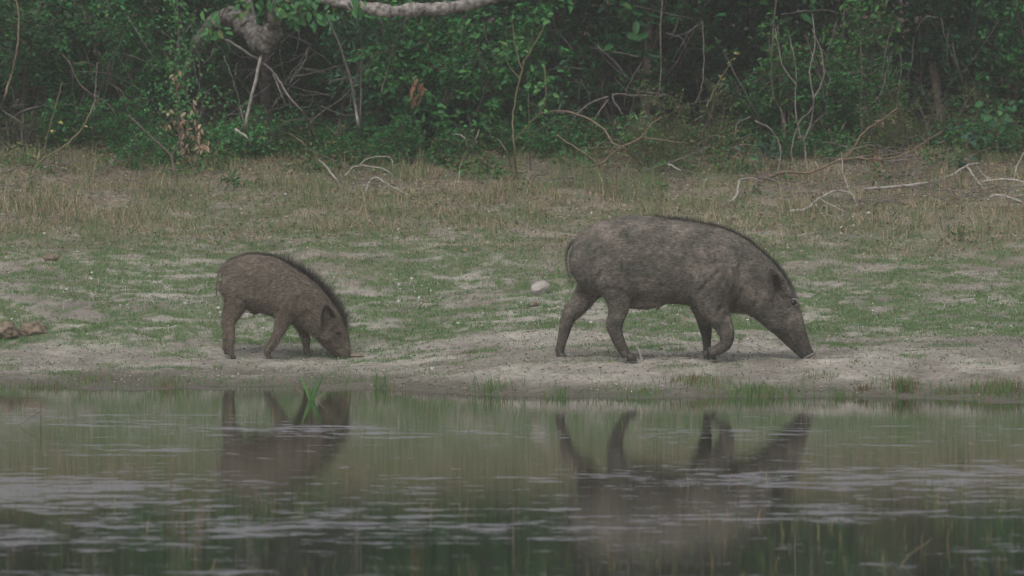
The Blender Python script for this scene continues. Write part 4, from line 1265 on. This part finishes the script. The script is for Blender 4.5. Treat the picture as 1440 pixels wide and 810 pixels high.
class Boar:
    def __init__(self, px0, py0, D, yaw=0.0):
        self.px0, self.py0, self.D = px0, py0, D
        self.s = D / F_PX
        self.V = []; self.F = []
    def L(self, px, py, y=0.0):
        return Vector(((px - self.px0) * self.s, y, (self.py0 - py) * self.s))
    def add(self, V, Fc):
        o = len(self.V); self.V += list(V); self.F += [tuple(i + o for i in f) for f in Fc]
    def trunk(self, rows):
        R_ = interp_rings(rows, len(rows) * 4)
        rings = []
        for tx, ty, bx_, by_, w in R_:
            T_ = self.L(tx, ty); B = self.L(bx_, by_)
            rings.append(((T_ + B) / 2, Vector((0, w, 0)), (T_ - B) / 2))
        self.add(*loft(rings))
    def leg(self, rows, y0, y1, lat=.8, seg=16):
        """rows (px,py,r px); y0 hip offset -> y1 foot offset"""
        R_ = interp_rings(rows, len(rows) * 4)
        n = len(R_); rings = []
        C = [self.L(r[0], r[1], y0 + (y1 - y0) * min(1, i / (n * .6))) for i, r in enumerate(R_)]
        for i in range(n):
            d = C[min(i + 1, n - 1)] - C[max(i - 1, 0)]
            d.y = 0; d.normalize()
            side = Vector((d.z, 0, -d.x))
            r = R_[i][2] * self.s
            rings.append((C[i], side * r, Vector((0, r * lat, 0))))
        self.add(*loft(rings, seg))
    def blob(self, px, py, y, rx, ry, rz, rot=0.0, seg=16):
        c = self.L(px, py, y)
        rings = []
        for i in range(1, 12):
            t = math.pi * i / 12
            off = Vector((-math.cos(t) * rx * math.cos(rot), 0, -math.cos(t) * rx * math.sin(rot)))
            rings.append((c + off, Vector((0, ry * math.sin(t), 0)), Vector((-math.sin(rot), 0, math.cos(rot))) * rz * math.sin(t)))
        self.add(*loft(rings, seg))
    def ear(self, bx, by, tx, ty, y, width, side, thick=.013, flare=.05):
        """cupped leaf: base (bx,by) to tip (tx,ty) in photo pixels; side -1 near, +1 far"""
        b = self.L(bx, by, y); t = self.L(tx, ty, y + side * flare)
        d = t - b; ln = d.length; d.normalize()
        acr = Vector((.85 * side, -.5, 0)); acr = (acr - d * acr.dot(d)).normalized()
        nrm = d.cross(acr).normalized()
        nu, nv = 9, 9
        front, back = [], []
        self.ears = getattr(self, 'ears', []) + [(b, d, acr, nrm, ln, width)]
        for i in range(nu):
            u = i / (nu - 1)
            w = width * (math.sin(math.pi * (.05 + .95 * u) ** .8) ** .8 * .5 + .02)
            for j in range(nv):
                v = j / (nv - 1) * 2 - 1
                cup = (v * v) * w * .8
                p = b + d * (u * ln - .02) + acr * (v * w) + nrm * cup
                front.append(p + nrm * thick * .5); back.append(p - nrm * thick * .5)
        V = front + back; N = nu * nv; Fc = []
        for i in range(nu - 1):
            for j in range(nv - 1):
                a = i * nv + j
                Fc.append((a, a + 1, a + nv + 1, a + nv)); Fc.append((N + a, N + a + nv, N + a + nv + 1, N + a + 1))
        for i in range(nu - 1):
            for j in (0, nv - 1):
                a = i * nv + j; q = (a, a + nv, N + a + nv, N + a)
                Fc.append(q if j == 0 else q[::-1])
        for j in range(nv - 1):
            for i in (0, nu - 1):
                a = i * nv + j; q = (a, N + a, N + a + 1, a + 1)
                Fc.append(q if i == 0 else q[::-1])
        self.add(V, Fc)
    def body(self, root, mat, voxel, smooth=5):
        bm = bmesh.new()
        vs_ = [bm.verts.new(v) for v in self.V]
        for f in self.F:
            try: bm.faces.new([vs_[i] for i in f])
            except ValueError: pass
        bmesh.ops.recalc_face_normals(bm, faces=bm.faces)
        me = bpy.data.meshes.new('tmp'); bm.to_mesh(me); bm.free()
        tmp = bpy.data.objects.new('tmp', me); link(tmp)
        m = tmp.modifiers.new('r', 'REMESH'); m.mode = 'VOXEL'; m.voxel_size = voxel; m.use_smooth_shade = True
        m2 = tmp.modifiers.new('s', 'SMOOTH'); m2.factor = .5; m2.iterations = smooth
        dg = bpy.context.evaluated_depsgraph_get()
        ev = tmp.evaluated_get(dg)
        me2 = bpy.data.meshes.new_from_object(ev)
        bpy.data.objects.remove(tmp)
        me2.materials.clear(); me2.materials.append(mat)
        # skin folds
        n = len(me2.vertices)
        co = np.empty(n * 3, np.float32); me2.vertices.foreach_get('co', co); co = co.reshape(-1, 3)
        no = np.empty(n * 3, np.float32); me2.vertices.foreach_get('normal', no); no = no.reshape(-1, 3)
        dsp = (fbm(co[:, 0] + co[:, 1] * .4, co[:, 2], .07, 200, 3) - .5) * .010 + (fbm(co[:, 0] * .5, co[:, 2], .02, 205, 2) - .5) * .003
        dsp = dsp * sstep(.1, .3, co[:, 2])
        for (ln_, dep, wd) in getattr(self, 'folds', []):
            pts = np.array([[(q[0] - self.px0) * self.s, (self.py0 - q[1]) * self.s] for q in ln_])
            dmin = np.full(n, 9.0); sg = np.zeros(n)
            for a_, b_ in zip(pts[:-1], pts[1:]):
                ab = b_ - a_; ap = co[:, [0, 2]] - a_
                t_ = np.clip((ap @ ab) / (ab @ ab), 0, 1)
                q = ap - t_[:, None] * ab
                dd = np.sqrt((q ** 2).sum(1)); cr = np.sign(ab[0] * ap[:, 1] - ab[1] * ap[:, 0])
                m_ = dd < dmin; dmin = np.where(m_, dd, dmin); sg = np.where(m_, cr, sg)
            sidew = sstep(.25, .6, np.abs(no[:, 1])) * (np.abs(co[:, 1]) > .03)
            dsp = dsp + sidew * dep * .5 * (-np.exp(-(dmin / wd) ** 2) + .4 * np.exp(-((dmin - 2.2 * wd) / (1.6 * wd)) ** 2)) * (.5 + fbm(co[:, 0], co[:, 2], .05, 210, 2))
        co = co + no * dsp[:, None]
        me2.vertices.foreach_set('co', co.ravel()); me2.update()
        me2.polygons.foreach_set('use_smooth', np.ones(len(me2.polygons), dtype=bool))
        o = bpy.data.objects.new('body', me2); link(o); o.parent = root
        self.body_o = o
        self.bvh = BVHTree.FromPolygons([Vector(c) for c in co.tolist()], [tuple(p.vertices) for p in me2.polygons])
        self.co, self.no = co, no
        return o
    def coat(self, name, root, mask, count, length, wid, pal, lift, seed, flow=None, erect=0.0, jit=.25):
        """short bristles rooted on the skin; flow(co)->direction array"""
        rs = np.random.RandomState(seed)
        w = mask(self.co, self.no); w = np.clip(w, 0, None)
        if w.sum() <= 0: return
        i = rs.choice(len(self.co), count, p=w / w.sum())
        P = self.co[i] + rs.normal(size=(count, 3)) * .002; N = unit(self.no[i])
        fl = flow(P) if flow is not None else np.tile(np.array([-1, 0, -.35]), (count, 1))
        fl = fl - N * (fl * N).sum(1, keepdims=True)
        d = unit(unit(fl) * (1 - erect) + N * lift + rs.normal(size=(count, 3)) * jit)
        L = length * rs.uniform(.5, 1.25, count)[:, None]
        s = unit(np.cross(d, N + rs.normal(size=N.shape) * .3)) * wid * .5
        P = P - N * .002
        a = P - s; b = P + s; m0 = P + d * L * .55 - s * .7; m1 = P + d * L * .55 + s * .7
        t = P + d * L + fl * 0 - np.array([0, 0, .08]) * L
        V = np.stack([a, b, m1, m0, t, t + s * .15], 1).reshape(-1, 3)
        o_ = (np.arange(count) * 6)[:, None]
        Fc = np.concatenate([o_ + np.array([[0, 1, 2, 3]]), o_ + np.array([[3, 2, 5, 4]])])
        return mesh_np(name, V, Fc, M_hair, root, np.repeat(pick(rs, count, pal, .25), 6, axis=0))
    def surf(self, px, py, side=-1):
        o = self.L(px, py, side * 1.0)
        h = self.bvh.ray_cast(o, Vector((0, -side, 0)))
        return h[0], h[1]
    def eye(self, root, px, py, r, mat, rim):
        for side in (-1, 1):
            p, nrm = self.surf(px, py, side)
            if p is None: continue
            bm = bmesh.new(); bmesh.ops.create_uvsphere(bm, u_segments=16, v_segments=10, radius=r)
            me = bpy.data.meshes.new('eye'); bm.to_mesh(me); bm.free(); me.materials.append(mat)
            me.polygons.foreach_set('use_smooth', np.ones(len(me.polygons), dtype=bool))
            o = bpy.data.objects.new('eye', me); link(o); o.parent = root
            o.location = p - nrm * r * .35
            T = Tubes()
            # brow and lid fold
            for sgn, rr_ in ((1, r * .42), (-1, r * .22)):
                pts = []
                for k in range(7):
                    a = math.pi * k / 6
                    q = p + Vector((math.cos(a) * r * 1.35, side * .001, sgn * math.sin(a) * r * 1.0))
                    pts.append(q - nrm * r * .15)
                T.add(pts, [rr_ * .5] + [rr_] * 5 + [rr_ * .5], 6)
            T.build('eyelid', rim, o).matrix_parent_inverse = Matrix.Translation(-Vector(o.location))
    def hoof(self, root, px, py, r, y, mat, rot=0.0, h=None):
        """cloven hoof: two toes and two dewclaws in one mesh"""
        bm = bmesh.new()
        h = h or r * 1.5
        for sy in (-1, 1):
            for (fx, fz, k) in ((0, 0, 1.0), (-1.1, 1.25, .38)):
                prof = [(0, 1.0, .72), (.5, .9, .66), (1.0, .70, .55)]
                ringsv = []
                for (t, rr_, ry) in prof:
                    ring = []
                    for q in range(10):
                        a = 2 * math.pi * q / 10
                        xx = math.cos(a) * r * rr_ * 1.0 * k + (1 - t) * r * .35 * k + fx * r
                        yy = math.sin(a) * r * ry * .62 * k + sy * r * .42 * (1 if k == 1 else .9)
                        zz = t * h * k + fz * h
                        ring.append(bm.verts.new((xx, yy, zz)))
                    ringsv.append(ring)
                for i in range(2):
                    for q in range(10):
                        q2 = (q + 1) % 10
                        bm.faces.new((ringsv[i][q], ringsv[i][q2], ringsv[i + 1][q2], ringsv[i + 1][q]))
                bm.faces.new(ringsv[0][::-1]); bm.faces.new(ringsv[-1])
        me = bpy.data.meshes.new('hoof'); bm.to_mesh(me); bm.free(); me.materials.append(mat)
        me.polygons.foreach_set('use_smooth', np.ones(len(me.polygons), dtype=bool))
        o = bpy.data.objects.new('hoof', me); link(o); o.parent = root
        o.location = self.L(px, py, y); o.rotation_euler = (0, rot, 0)

M_hide_a = mat_hide('mud_grey_hide', (.078, .078, .064), (.145, .127, .108), (.25, .215, .185), 7, .17)
M_hide_y = mat_hide('brown_hide', (.13, .106, .084), (.17, .14, .11), (.22, .182, .146), 8, .05)
M_hoof = mat_plain('dark_hoof', (.06, .055, .05), .5)
M_eye = mat_plain('dark_eye', (.008, .007, .006), .12, .6)
M_lid = mat_plain('pale_eyelid', (.24, .215, .20), .7)
M_snout = mat_plain('snout_skin', (.20, .165, .155), .5)
M_teat = mat_plain('teat_skin', (.17, .13, .12), .6)

GREYH = [((.12, .105, .09), 4), ((.18, .16, .138), 4), ((.28, .25, .215), 2.0), ((.05, .045, .042), 2)]
DARKH = [((.05, .046, .042), 4), ((.085, .078, .07), 3), ((.14, .125, .11), 1.5)]
BRNH = [((.15, .125, .10), 5), ((.22, .185, .15), 4), ((.30, .26, .21), 1.2), ((.07, .06, .05), 2)]

def ear_hair(B, root, seed, rim):
    rs = np.random.RandomState(seed)
    for (b, d, acr, nrm, ln, width) in B.ears:
        n = 520
        u = rs.uniform(.22, .68, n); v = rs.uniform(-.62, .0, n)
        if rim: u = rs.uniform(.55, .99, n); v = rs.choice([-1, 1], n) * rs.uniform(.6, 1, n)
        w = width * ((np.sin(np.pi * (.16 + .84 * u) ** .8)) ** .75 * .5 + .02)
        b_, d_, a_, n_ = [np.array(tuple(q)) for q in (b, d, acr, nrm)]
        P = b_ + d_ * (u * ln - .02)[:, None] + a_ * (v * w)[:, None] + n_ * ((v * v) * w * .8 + .006)[:, None]
        dr = unit(d_ * .8 + n_ * .35 + rs.normal(size=(n, 3)) * .25)
        L = rs.uniform(.014, .03, n)[:, None]; sd = unit(np.cross(dr, n_)) * .001
        V = np.stack([P - sd, P + sd, P + dr * L + sd * .3, P + dr * L - sd * .3], 1).reshape(-1, 3)
        mesh_np('ear_hair', V, (np.arange(n) * 4)[:, None] + np.array([[0, 1, 2, 3]]), M_hair, root, np.repeat(pick(rs, n, [((.05, .036, .03), 3), ((.09, .068, .055), 2), ((.16, .13, .11), 1)]), 4, axis=0))

def foot_z(bx, D, lst):
    return min(float(terrain(bx + l[0], D + l[1])) for l in lst)

# ---- large boar
DA = 39.6
A_ = Boar(960, 506, DA)
ax = (960 - 720) * A_.s
az = CAM_H - (506 - Y_H) / F_PX * DA
ra = empty('wild_boar', (ax, DA, az))
tag(ra, 'large muddy grey wild boar walking with its snout to the ground and one foreleg lifted', 'wild boar', 'wild boars foraging on the bank')
A_.trunk([(803, 350, 807, 376, .045), (806, 339, 813, 397, .095), (816, 327, 826, 411, .130), (836, 314, 853, 418, .155), (862, 305.5, 876, 421, .175), (887, 303, 896, 424, .185),
          (916, 303.5, 916, 428, .19), (945, 307, 944, 427, .19), (976, 311.5, 973, 430, .18), (1007, 317.5, 1001, 438, .17), (1031, 326, 1024, 440, .15),
          (1053, 338, 1041, 441, .135), (1075, 355.5, 1053, 443, .125), (1093, 374, 1062, 448, .118), (1107, 393, 1070, 455, .108), (1118, 411, 1079, 463, .090),
          (1126, 433, 1090, 471, .068), (1132, 457, 1103, 483, .050), (1138, 478, 1116, 495, .040), (1141.5, 489, 1121, 499, .038), (1145, 494.5, 1125, 502.5, .042), (1146, 497.5, 1128, 504.5, .038)])
A_.leg([(848, 352, 30), (856, 375, 33), (864, 395, 29), (868, 412, 22), (869.5, 428, 17), (867, 443, 13), (863.5, 456, 12), (866, 468, 10), (872, 484, 8.3), (878.5, 495, 7.2), (881, 501, 7)], -.10, -.11, .85)
A_.leg([(850, 355, 26), (845, 378, 27), (838, 398, 22), (827, 411, 18), (817, 426, 15.5), (804, 441, 12.8), (797.5, 453, 10.3), (793, 471, 8.0), (788.5, 489, 6.6), (788, 499, 6.2), (788.5, 504, 6)], .09, .11, .85)
A_.leg([(1003, 372, 34), (1003, 395, 36), (1002, 413, 30), (1004, 430, 23), (1012, 446, 17), (1018, 459, 13.2), (1021.5, 471, 11), (1019.5, 482, 9.5), (1011, 489.5, 8), (1002, 493, 7.4), (996, 494.5, 6.6)], -.10, -.12, .85)
A_.leg([(996, 385, 26), (990, 410, 22), (986, 428, 15), (990, 446, 11.5), (993.5, 465, 8.8), (995, 482, 6.2), (995.5, 495, 5.8), (997, 503, 6)], .09, .10, .9)
A_.blob(842, 372, -.075, .15, .095, .18, .9)
A_.blob(1004, 392, -.075, .14, .095, .20, 1.2)
A_.blob(1004, 392, .075, .14, .095, .20, 1.2)
A_.blob(842, 372, .075, .15, .095, .18, .9)
A_.blob(1085, 432, -.055, .08, .05, .065, -.9)    # cheek
A_.blob(1085, 432, .055, .08, .05, .065, -.9)
A_.blob(1107, 412, -.055, .04, .03, .025, -1.0)   # brow
A_.blob(1107, 412, .055, .04, .03, .025, -1.0)
A_.blob(903, 426, 0, .13, .08, .036, 0)             # udder
A_.ear(1090, 417, 1078, 368, -.100, .115, -1, .012, .085)
A_.ear(1092, 415, 1082, 366, .100, .115, 1, .012, .085)
A_.folds = [([(972, 432), (980, 412), (994, 396), (1008, 382)], .016, .011), ([(893, 428), (880, 412), (866, 404), (852, 405)], .013, .012), ([(1022, 442), (1036, 424), (1042, 410)], .018, .012),
            ([(1058, 446), (1063, 425), (1067, 400), (1064, 375)], .008, .010), ([(1096, 440), (1104, 462), (1116, 474)], .005, .008), ([(822, 400), (838, 396), (846, 380)], .008, .012), ([(1120, 470), (1128, 478), (1136, 480)], .004, .005), ([(930, 345), (934, 380), (928, 405)], .004, .02), ([(1096, 446), (1088, 436), (1086, 424)], .005, .008)]
A_.body(ra, M_hide_a, .0075, 3)
s = A_.s
def flowA(P):
    x = P[:, 0] / s + 960
    f = np.zeros_like(P); f[:, 0] = -1; f[:, 2] = -.35
    head = sstep(1050, 1090, x)
    f[:, 2] += head * 1.1
    leg = sstep(.32, .22, P[:, 2]) * (1 - head)
    f[:, 0] = f[:, 0] * (1 - leg * .8); f[:, 2] -= leg
    return f
A_.coat('coat', ra, lambda c, n: np.where(c[:, 2] > .24, .25 + 1.4 * sstep(.4, .6, fbm(c[:, 0], c[:, 2], .09, 220, 3)), .15), 26000, .024, .0017, GREYH, .30, 1, flowA, 0, .2)
def ridge(x0, x1, s_, p0, width):
    def f(c, n):
        x = c[:, 0] / s_ + p0
        return (np.abs(c[:, 1]) < width) * (n[:, 2] + np.maximum(n[:, 0], 0) > .55) * sstep(x0, x0 + 60, x) * sstep(x1, x1 - 12, x) * (c[:, 2] > .15)
    return f
A_.coat('mane', ra, ridge(900, 1122, s, 960, .035), 3600, .036, .0018, DARKH, .6, 2, flowA, .2, .3)
A_.eye(ra, 1116, 425, .019, M_eye, M_lid)
A_.hoof(ra, 886, 507, .029, -.11, M_hoof)
A_.hoof(ra, 790, 508, .028, .11, M_hoof)
A_.hoof(ra, 1000, 508, .028, .10, M_hoof)
A_.hoof(ra, 988, 497, .022, -.12, M_hoof, R(75), .03)
# snout disc with nostrils
def snout(B, root, tx, ty, bx_, by_, w, px_off=1.5):
    T_ = B.L(tx, ty); Bo = B.L(bx_, by_)
    c = (T_ + Bo) / 2; up = (T_ - Bo); h = up.length / 2; up.normalize()
    fwd = Vector((up.z, 0, -up.x)); fwd = fwd if fwd.z < 0 else -fwd
    bm = bmesh.new()
    rings = []
    for (k, off) in ((1.0, -.006), (1.10, .002), (1.02, .009), (.86, .011)):
        rings.append([bm.verts.new(c + fwd * off + up * math.sin(a) * h * k + Vector((0, 1, 0)) * math.cos(a) * w * k) for a in [2 * math.pi * q / 24 for q in range(24)]])
    for i in range(3):
        for q in range(24):
            bm.faces.new((rings[i][q], rings[i][(q + 1) % 24], rings[i + 1][(q + 1) % 24], rings[i + 1][q]))
    bm.faces.new(rings[-1]); bm.faces.new(rings[0][::-1])
    bmesh.ops.recalc_face_normals(bm, faces=bm.faces)
    me = bpy.data.meshes.new('snout_disc'); bm.to_mesh(me); bm.free(); me.materials.append(M_snout)
    me.polygons.foreach_set('use_smooth', np.ones(len(me.polygons), dtype=bool))
    o = bpy.data.objects.new('snout_disc', me); link(o); o.parent = root
    for sy in (-1, 1):
        bm = bmesh.new(); bmesh.ops.create_uvsphere(bm, u_segments=10, v_segments=8, radius=h * .28)
        me = bpy.data.meshes.new('nostril'); bm.to_mesh(me); bm.free(); me.materials.append(M_eye)
        q = bpy.data.objects.new('nostril', me); link(q); q.parent = o
        q.location = c + fwd * .0095 + Vector((0, sy * w * .42, 0)); q.scale = (.7, 1, .7)
snout(A_, ra, 1146.5, 496, 1128.5, 504.5, .043)
def mouth(B, root, pts, r):
    T = Tubes()
    for side in (-1, 1):
        ps = []
        for q in smooth_path([Vector((p[0], p[1], 0)) for p in pts], 5):
            h, nn = B.surf(q.x, q.y, side)
            if h is not None: ps.append(h - nn * r * .1)
        if len(ps) > 3: T.add(ps, [r * .5] + [r] * (len(ps) - 2) + [r * .4], 6)
    T.build('mouth', M_eye, root)
mouth(A_, ra, [(1131, 500), (1122, 490), (1113, 478), (1107, 467)], .0028)
# teats
T = Tubes()
for (px, y) in [(898, -.045), (899, .04), (924, -.045), (926, .04), (910, -.02)]:
    p = A_.L(px, 425, y); T.add([p + Vector((0, 0, .03)), p - Vector((0, 0, .022)), p - Vector((0, 0, .042))], [.014, .010, .006], 8)
T.build('teat', M_teat, ra)
# tail
def tail(B, root, pts, r0, r1, tuft_n, tl, mat, pal, seed):
    T = Tubes()
    sp = smooth_path([B.L(*p) for p in pts], 5, .0008)
    n_ = len(sp)
    T.add(sp, [r0 + (r1 - r0) * i / (n_ - 1) for i in range(n_)], 8)
    t = T.build('tail', mat, root)
    rs = np.random.RandomState(seed)
    P = np.array([tuple(sp[rs.randint(int(n_ * .55), n_)]) for _ in range(tuft_n)])
    d = unit(np.tile(np.array([0.0, 0, -1]), (tuft_n, 1)) + rs.normal(size=(tuft_n, 3)) * .14)
    L = tl * rs.uniform(.5, 1.2, tuft_n)[:, None]
    s_ = unit(np.cross(d, rs.normal(size=(tuft_n, 3)))) * .0009
    V = np.stack([P - s_, P + s_, P + d * L + s_ * .3, P + d * L - s_ * .3], 1).reshape(-1, 3)
    Fc = (np.arange(tuft_n) * 4)[:, None] + np.array([[0, 1, 2, 3]])
    mesh_np('tail_tuft', V, Fc, M_hair, t, np.repeat(pick(rs, tuft_n, pal), 4, axis=0))
tail(A_, ra, [(808, 338, 0), (800, 345, 0), (796, 360, -.01), (798, 380, -.015), (806, 398, -.02)], .013, .004, 90, .05, M_hide_a, GREYH, 5)

ear_hair(A_, ra, 31, False)

# ---- small boar
DY = 41.2
Y_ = Boar(400, 503, DY)
yx = (400 - 720) * Y_.s
yz = CAM_H - (503 - Y_H) / F_PX * DY
ry = empty('wild_boar', (yx, DY, yz))
tag(ry, 'small brown young wild boar with a bristling dark mane, head down on the sand', 'wild boar', 'wild boars foraging on the bank')
Y_.trunk([(311, 379, 313, 393, .028), (314, 372, 317, 409, .065), (323, 365, 328, 424, .095), (336, 360, 343, 433, .115), (350, 357, 356, 438, .125), (366, 357, 371, 441, .128),
          (384, 360, 386, 446, .125), (402, 368, 400, 452, .12), (419, 378.5, 411, 456.5, .11), (438, 391, 421, 460, .098), (453, 405, 431, 464, .090), (467, 422, 439, 470, .084),
          (479, 440, 446, 478, .074), (486, 455, 454, 487, .060), (490, 470, 461, 493, .045), (492.5, 485, 467, 499, .035), (493.5, 496, 472, 504, .032), (493, 501, 476, 507, .033), (491.5, 504, 478, 508.5, .030)])
Y_.leg([(340, 398, 20), (338, 413, 20), (333, 429, 14.5), (329, 441, 10.5), (324.5, 453, 7.2), (325, 463, 6.2), (325, 474, 5.2), (324.5, 486, 4.5), (325, 494, 4.4), (325.5, 499, 4.6)], -.055, -.075, .9)
Y_.leg([(340, 398, 18), (334, 413, 18), (327, 429, 13), (322, 441, 9.5), (318.5, 453, 7), (318, 466, 5.6), (317, 478, 4.6), (316, 488, 4.2), (316, 494, 4.2)], .055, .075, .9)
Y_.leg([(404, 412, 22), (404, 430, 20), (400, 445, 13.5), (396, 458, 9.5), (390.5, 470, 7.2), (383, 483, 6), (377.5, 491, 5), (376.5, 497, 4.6), (377, 500, 4.6)], -.06, -.07, .9)
Y_.leg([(410, 420, 18), (415, 440, 14), (423, 456, 9.5), (427.5, 469, 7.2), (430, 482, 5.4), (430.5, 493, 4.5), (431.5, 500, 4.6)], .055, .065, .9)
Y_.blob(340, 406, -.05, .10, .07, .13, 1.2); Y_.blob(340, 406, .05, .10, .07, .13, 1.2)
Y_.blob(408, 425, -.05, .09, .07, .13, 1.2); Y_.blob(408, 425, .05, .09, .07, .13, 1.2)
Y_.blob(459, 470, -.04, .055, .035, .045, -.9); Y_.blob(459, 470, .04, .055, .035, .045, -.9)
Y_.blob(474, 459, -.04, .03, .02, .018, -1.1); Y_.blob(474, 459, .04, .03, .02, .018, -1.1)
Y_.blob(359, 439, 0, .02, .012, .014, 0)
Y_.ear(456, 459, 458, 426, -.074, .100, -1, .013, .045)
Y_.ear(459, 457, 462, 425, .074, .100, 1, .013, .045)
Y_.folds = [([(350, 434), (345, 424), (334, 418)], .010, .009), ([(388, 448), (394, 430), (404, 416)], .010, .009), ([(424, 462), (430, 448), (432, 436)], .010, .009), ([(446, 478), (448, 462), (447, 446)], .005, .007), ([(462, 478), (468, 488), (476, 492)], .004, .006)]
Y_.body(ry, M_hide_y, .006, 3)
sy_ = Y_.s
def flowY(P):
    x = P[:, 0] / sy_ + 400
    f = np.zeros_like(P); f[:, 0] = -1; f[:, 2] = -.35
    head = sstep(425, 465, x)
    f[:, 2] += head * 1.3
    leg = sstep(.22, .14, P[:, 2]) * (1 - head)
    f[:, 0] = f[:, 0] * (1 - leg * .8); f[:, 2] -= leg
    return f
Y_.coat('coat', ry, lambda c, n: np.where(c[:, 2] > .05, 1.0, .2), 30000, .027, .0016, BRNH, .42, 11, flowY, 0, .2)
Y_.coat('mane', ry, ridge(375, 492, sy_, 400, .032), 3200, .074, .0016, DARKH, .8, 12, flowY, .2, .45)
Y_.coat('back_bristles', ry, ridge(305, 420, sy_, 400, .035), 2200, .030, .0014, DARKH, .5, 13, flowY, .1, .2)
Y_.eye(ry, 476, 467.5, .013, M_eye, mat_plain('brown_eyelid', (.10, .085, .07), .7))
Y_.hoof(ry, 327, 504, .017, -.075, M_hoof)
Y_.hoof(ry, 317, 499, .016, .075, M_hoof)
Y_.hoof(ry, 378, 505, .017, -.07, M_hoof)
Y_.hoof(ry, 433, 504, .017, .065, M_hoof)
ear_hair(Y_, ry, 32, True)
snout(Y_, ry, 492.5, 504, 477.5, 508.5, .030)
mouth(Y_, ry, [(479, 504), (473, 496), (467, 487)], .0022)
tail(Y_, ry, [(315, 373, 0), (308, 380, 0), (305, 396, -.005), (304, 410, -.005)], .008, .0025, 50, .03, M_hide_y, DARKH, 6)

print('objects', len(sc.objects), 'terrain under adult', [round(float(terrain(ax + dx, DA + dy)) - az, 3) for dx, dy in ((-.3, -.11), (-.68, .11), (.16, .1))],
      'young', [round(float(terrain(yx + dx, DY + dy)) - yz, 3) for dx, dy in ((-.3, -.07), (-.34, .07), (-.1, -.07), (.13, .06))])
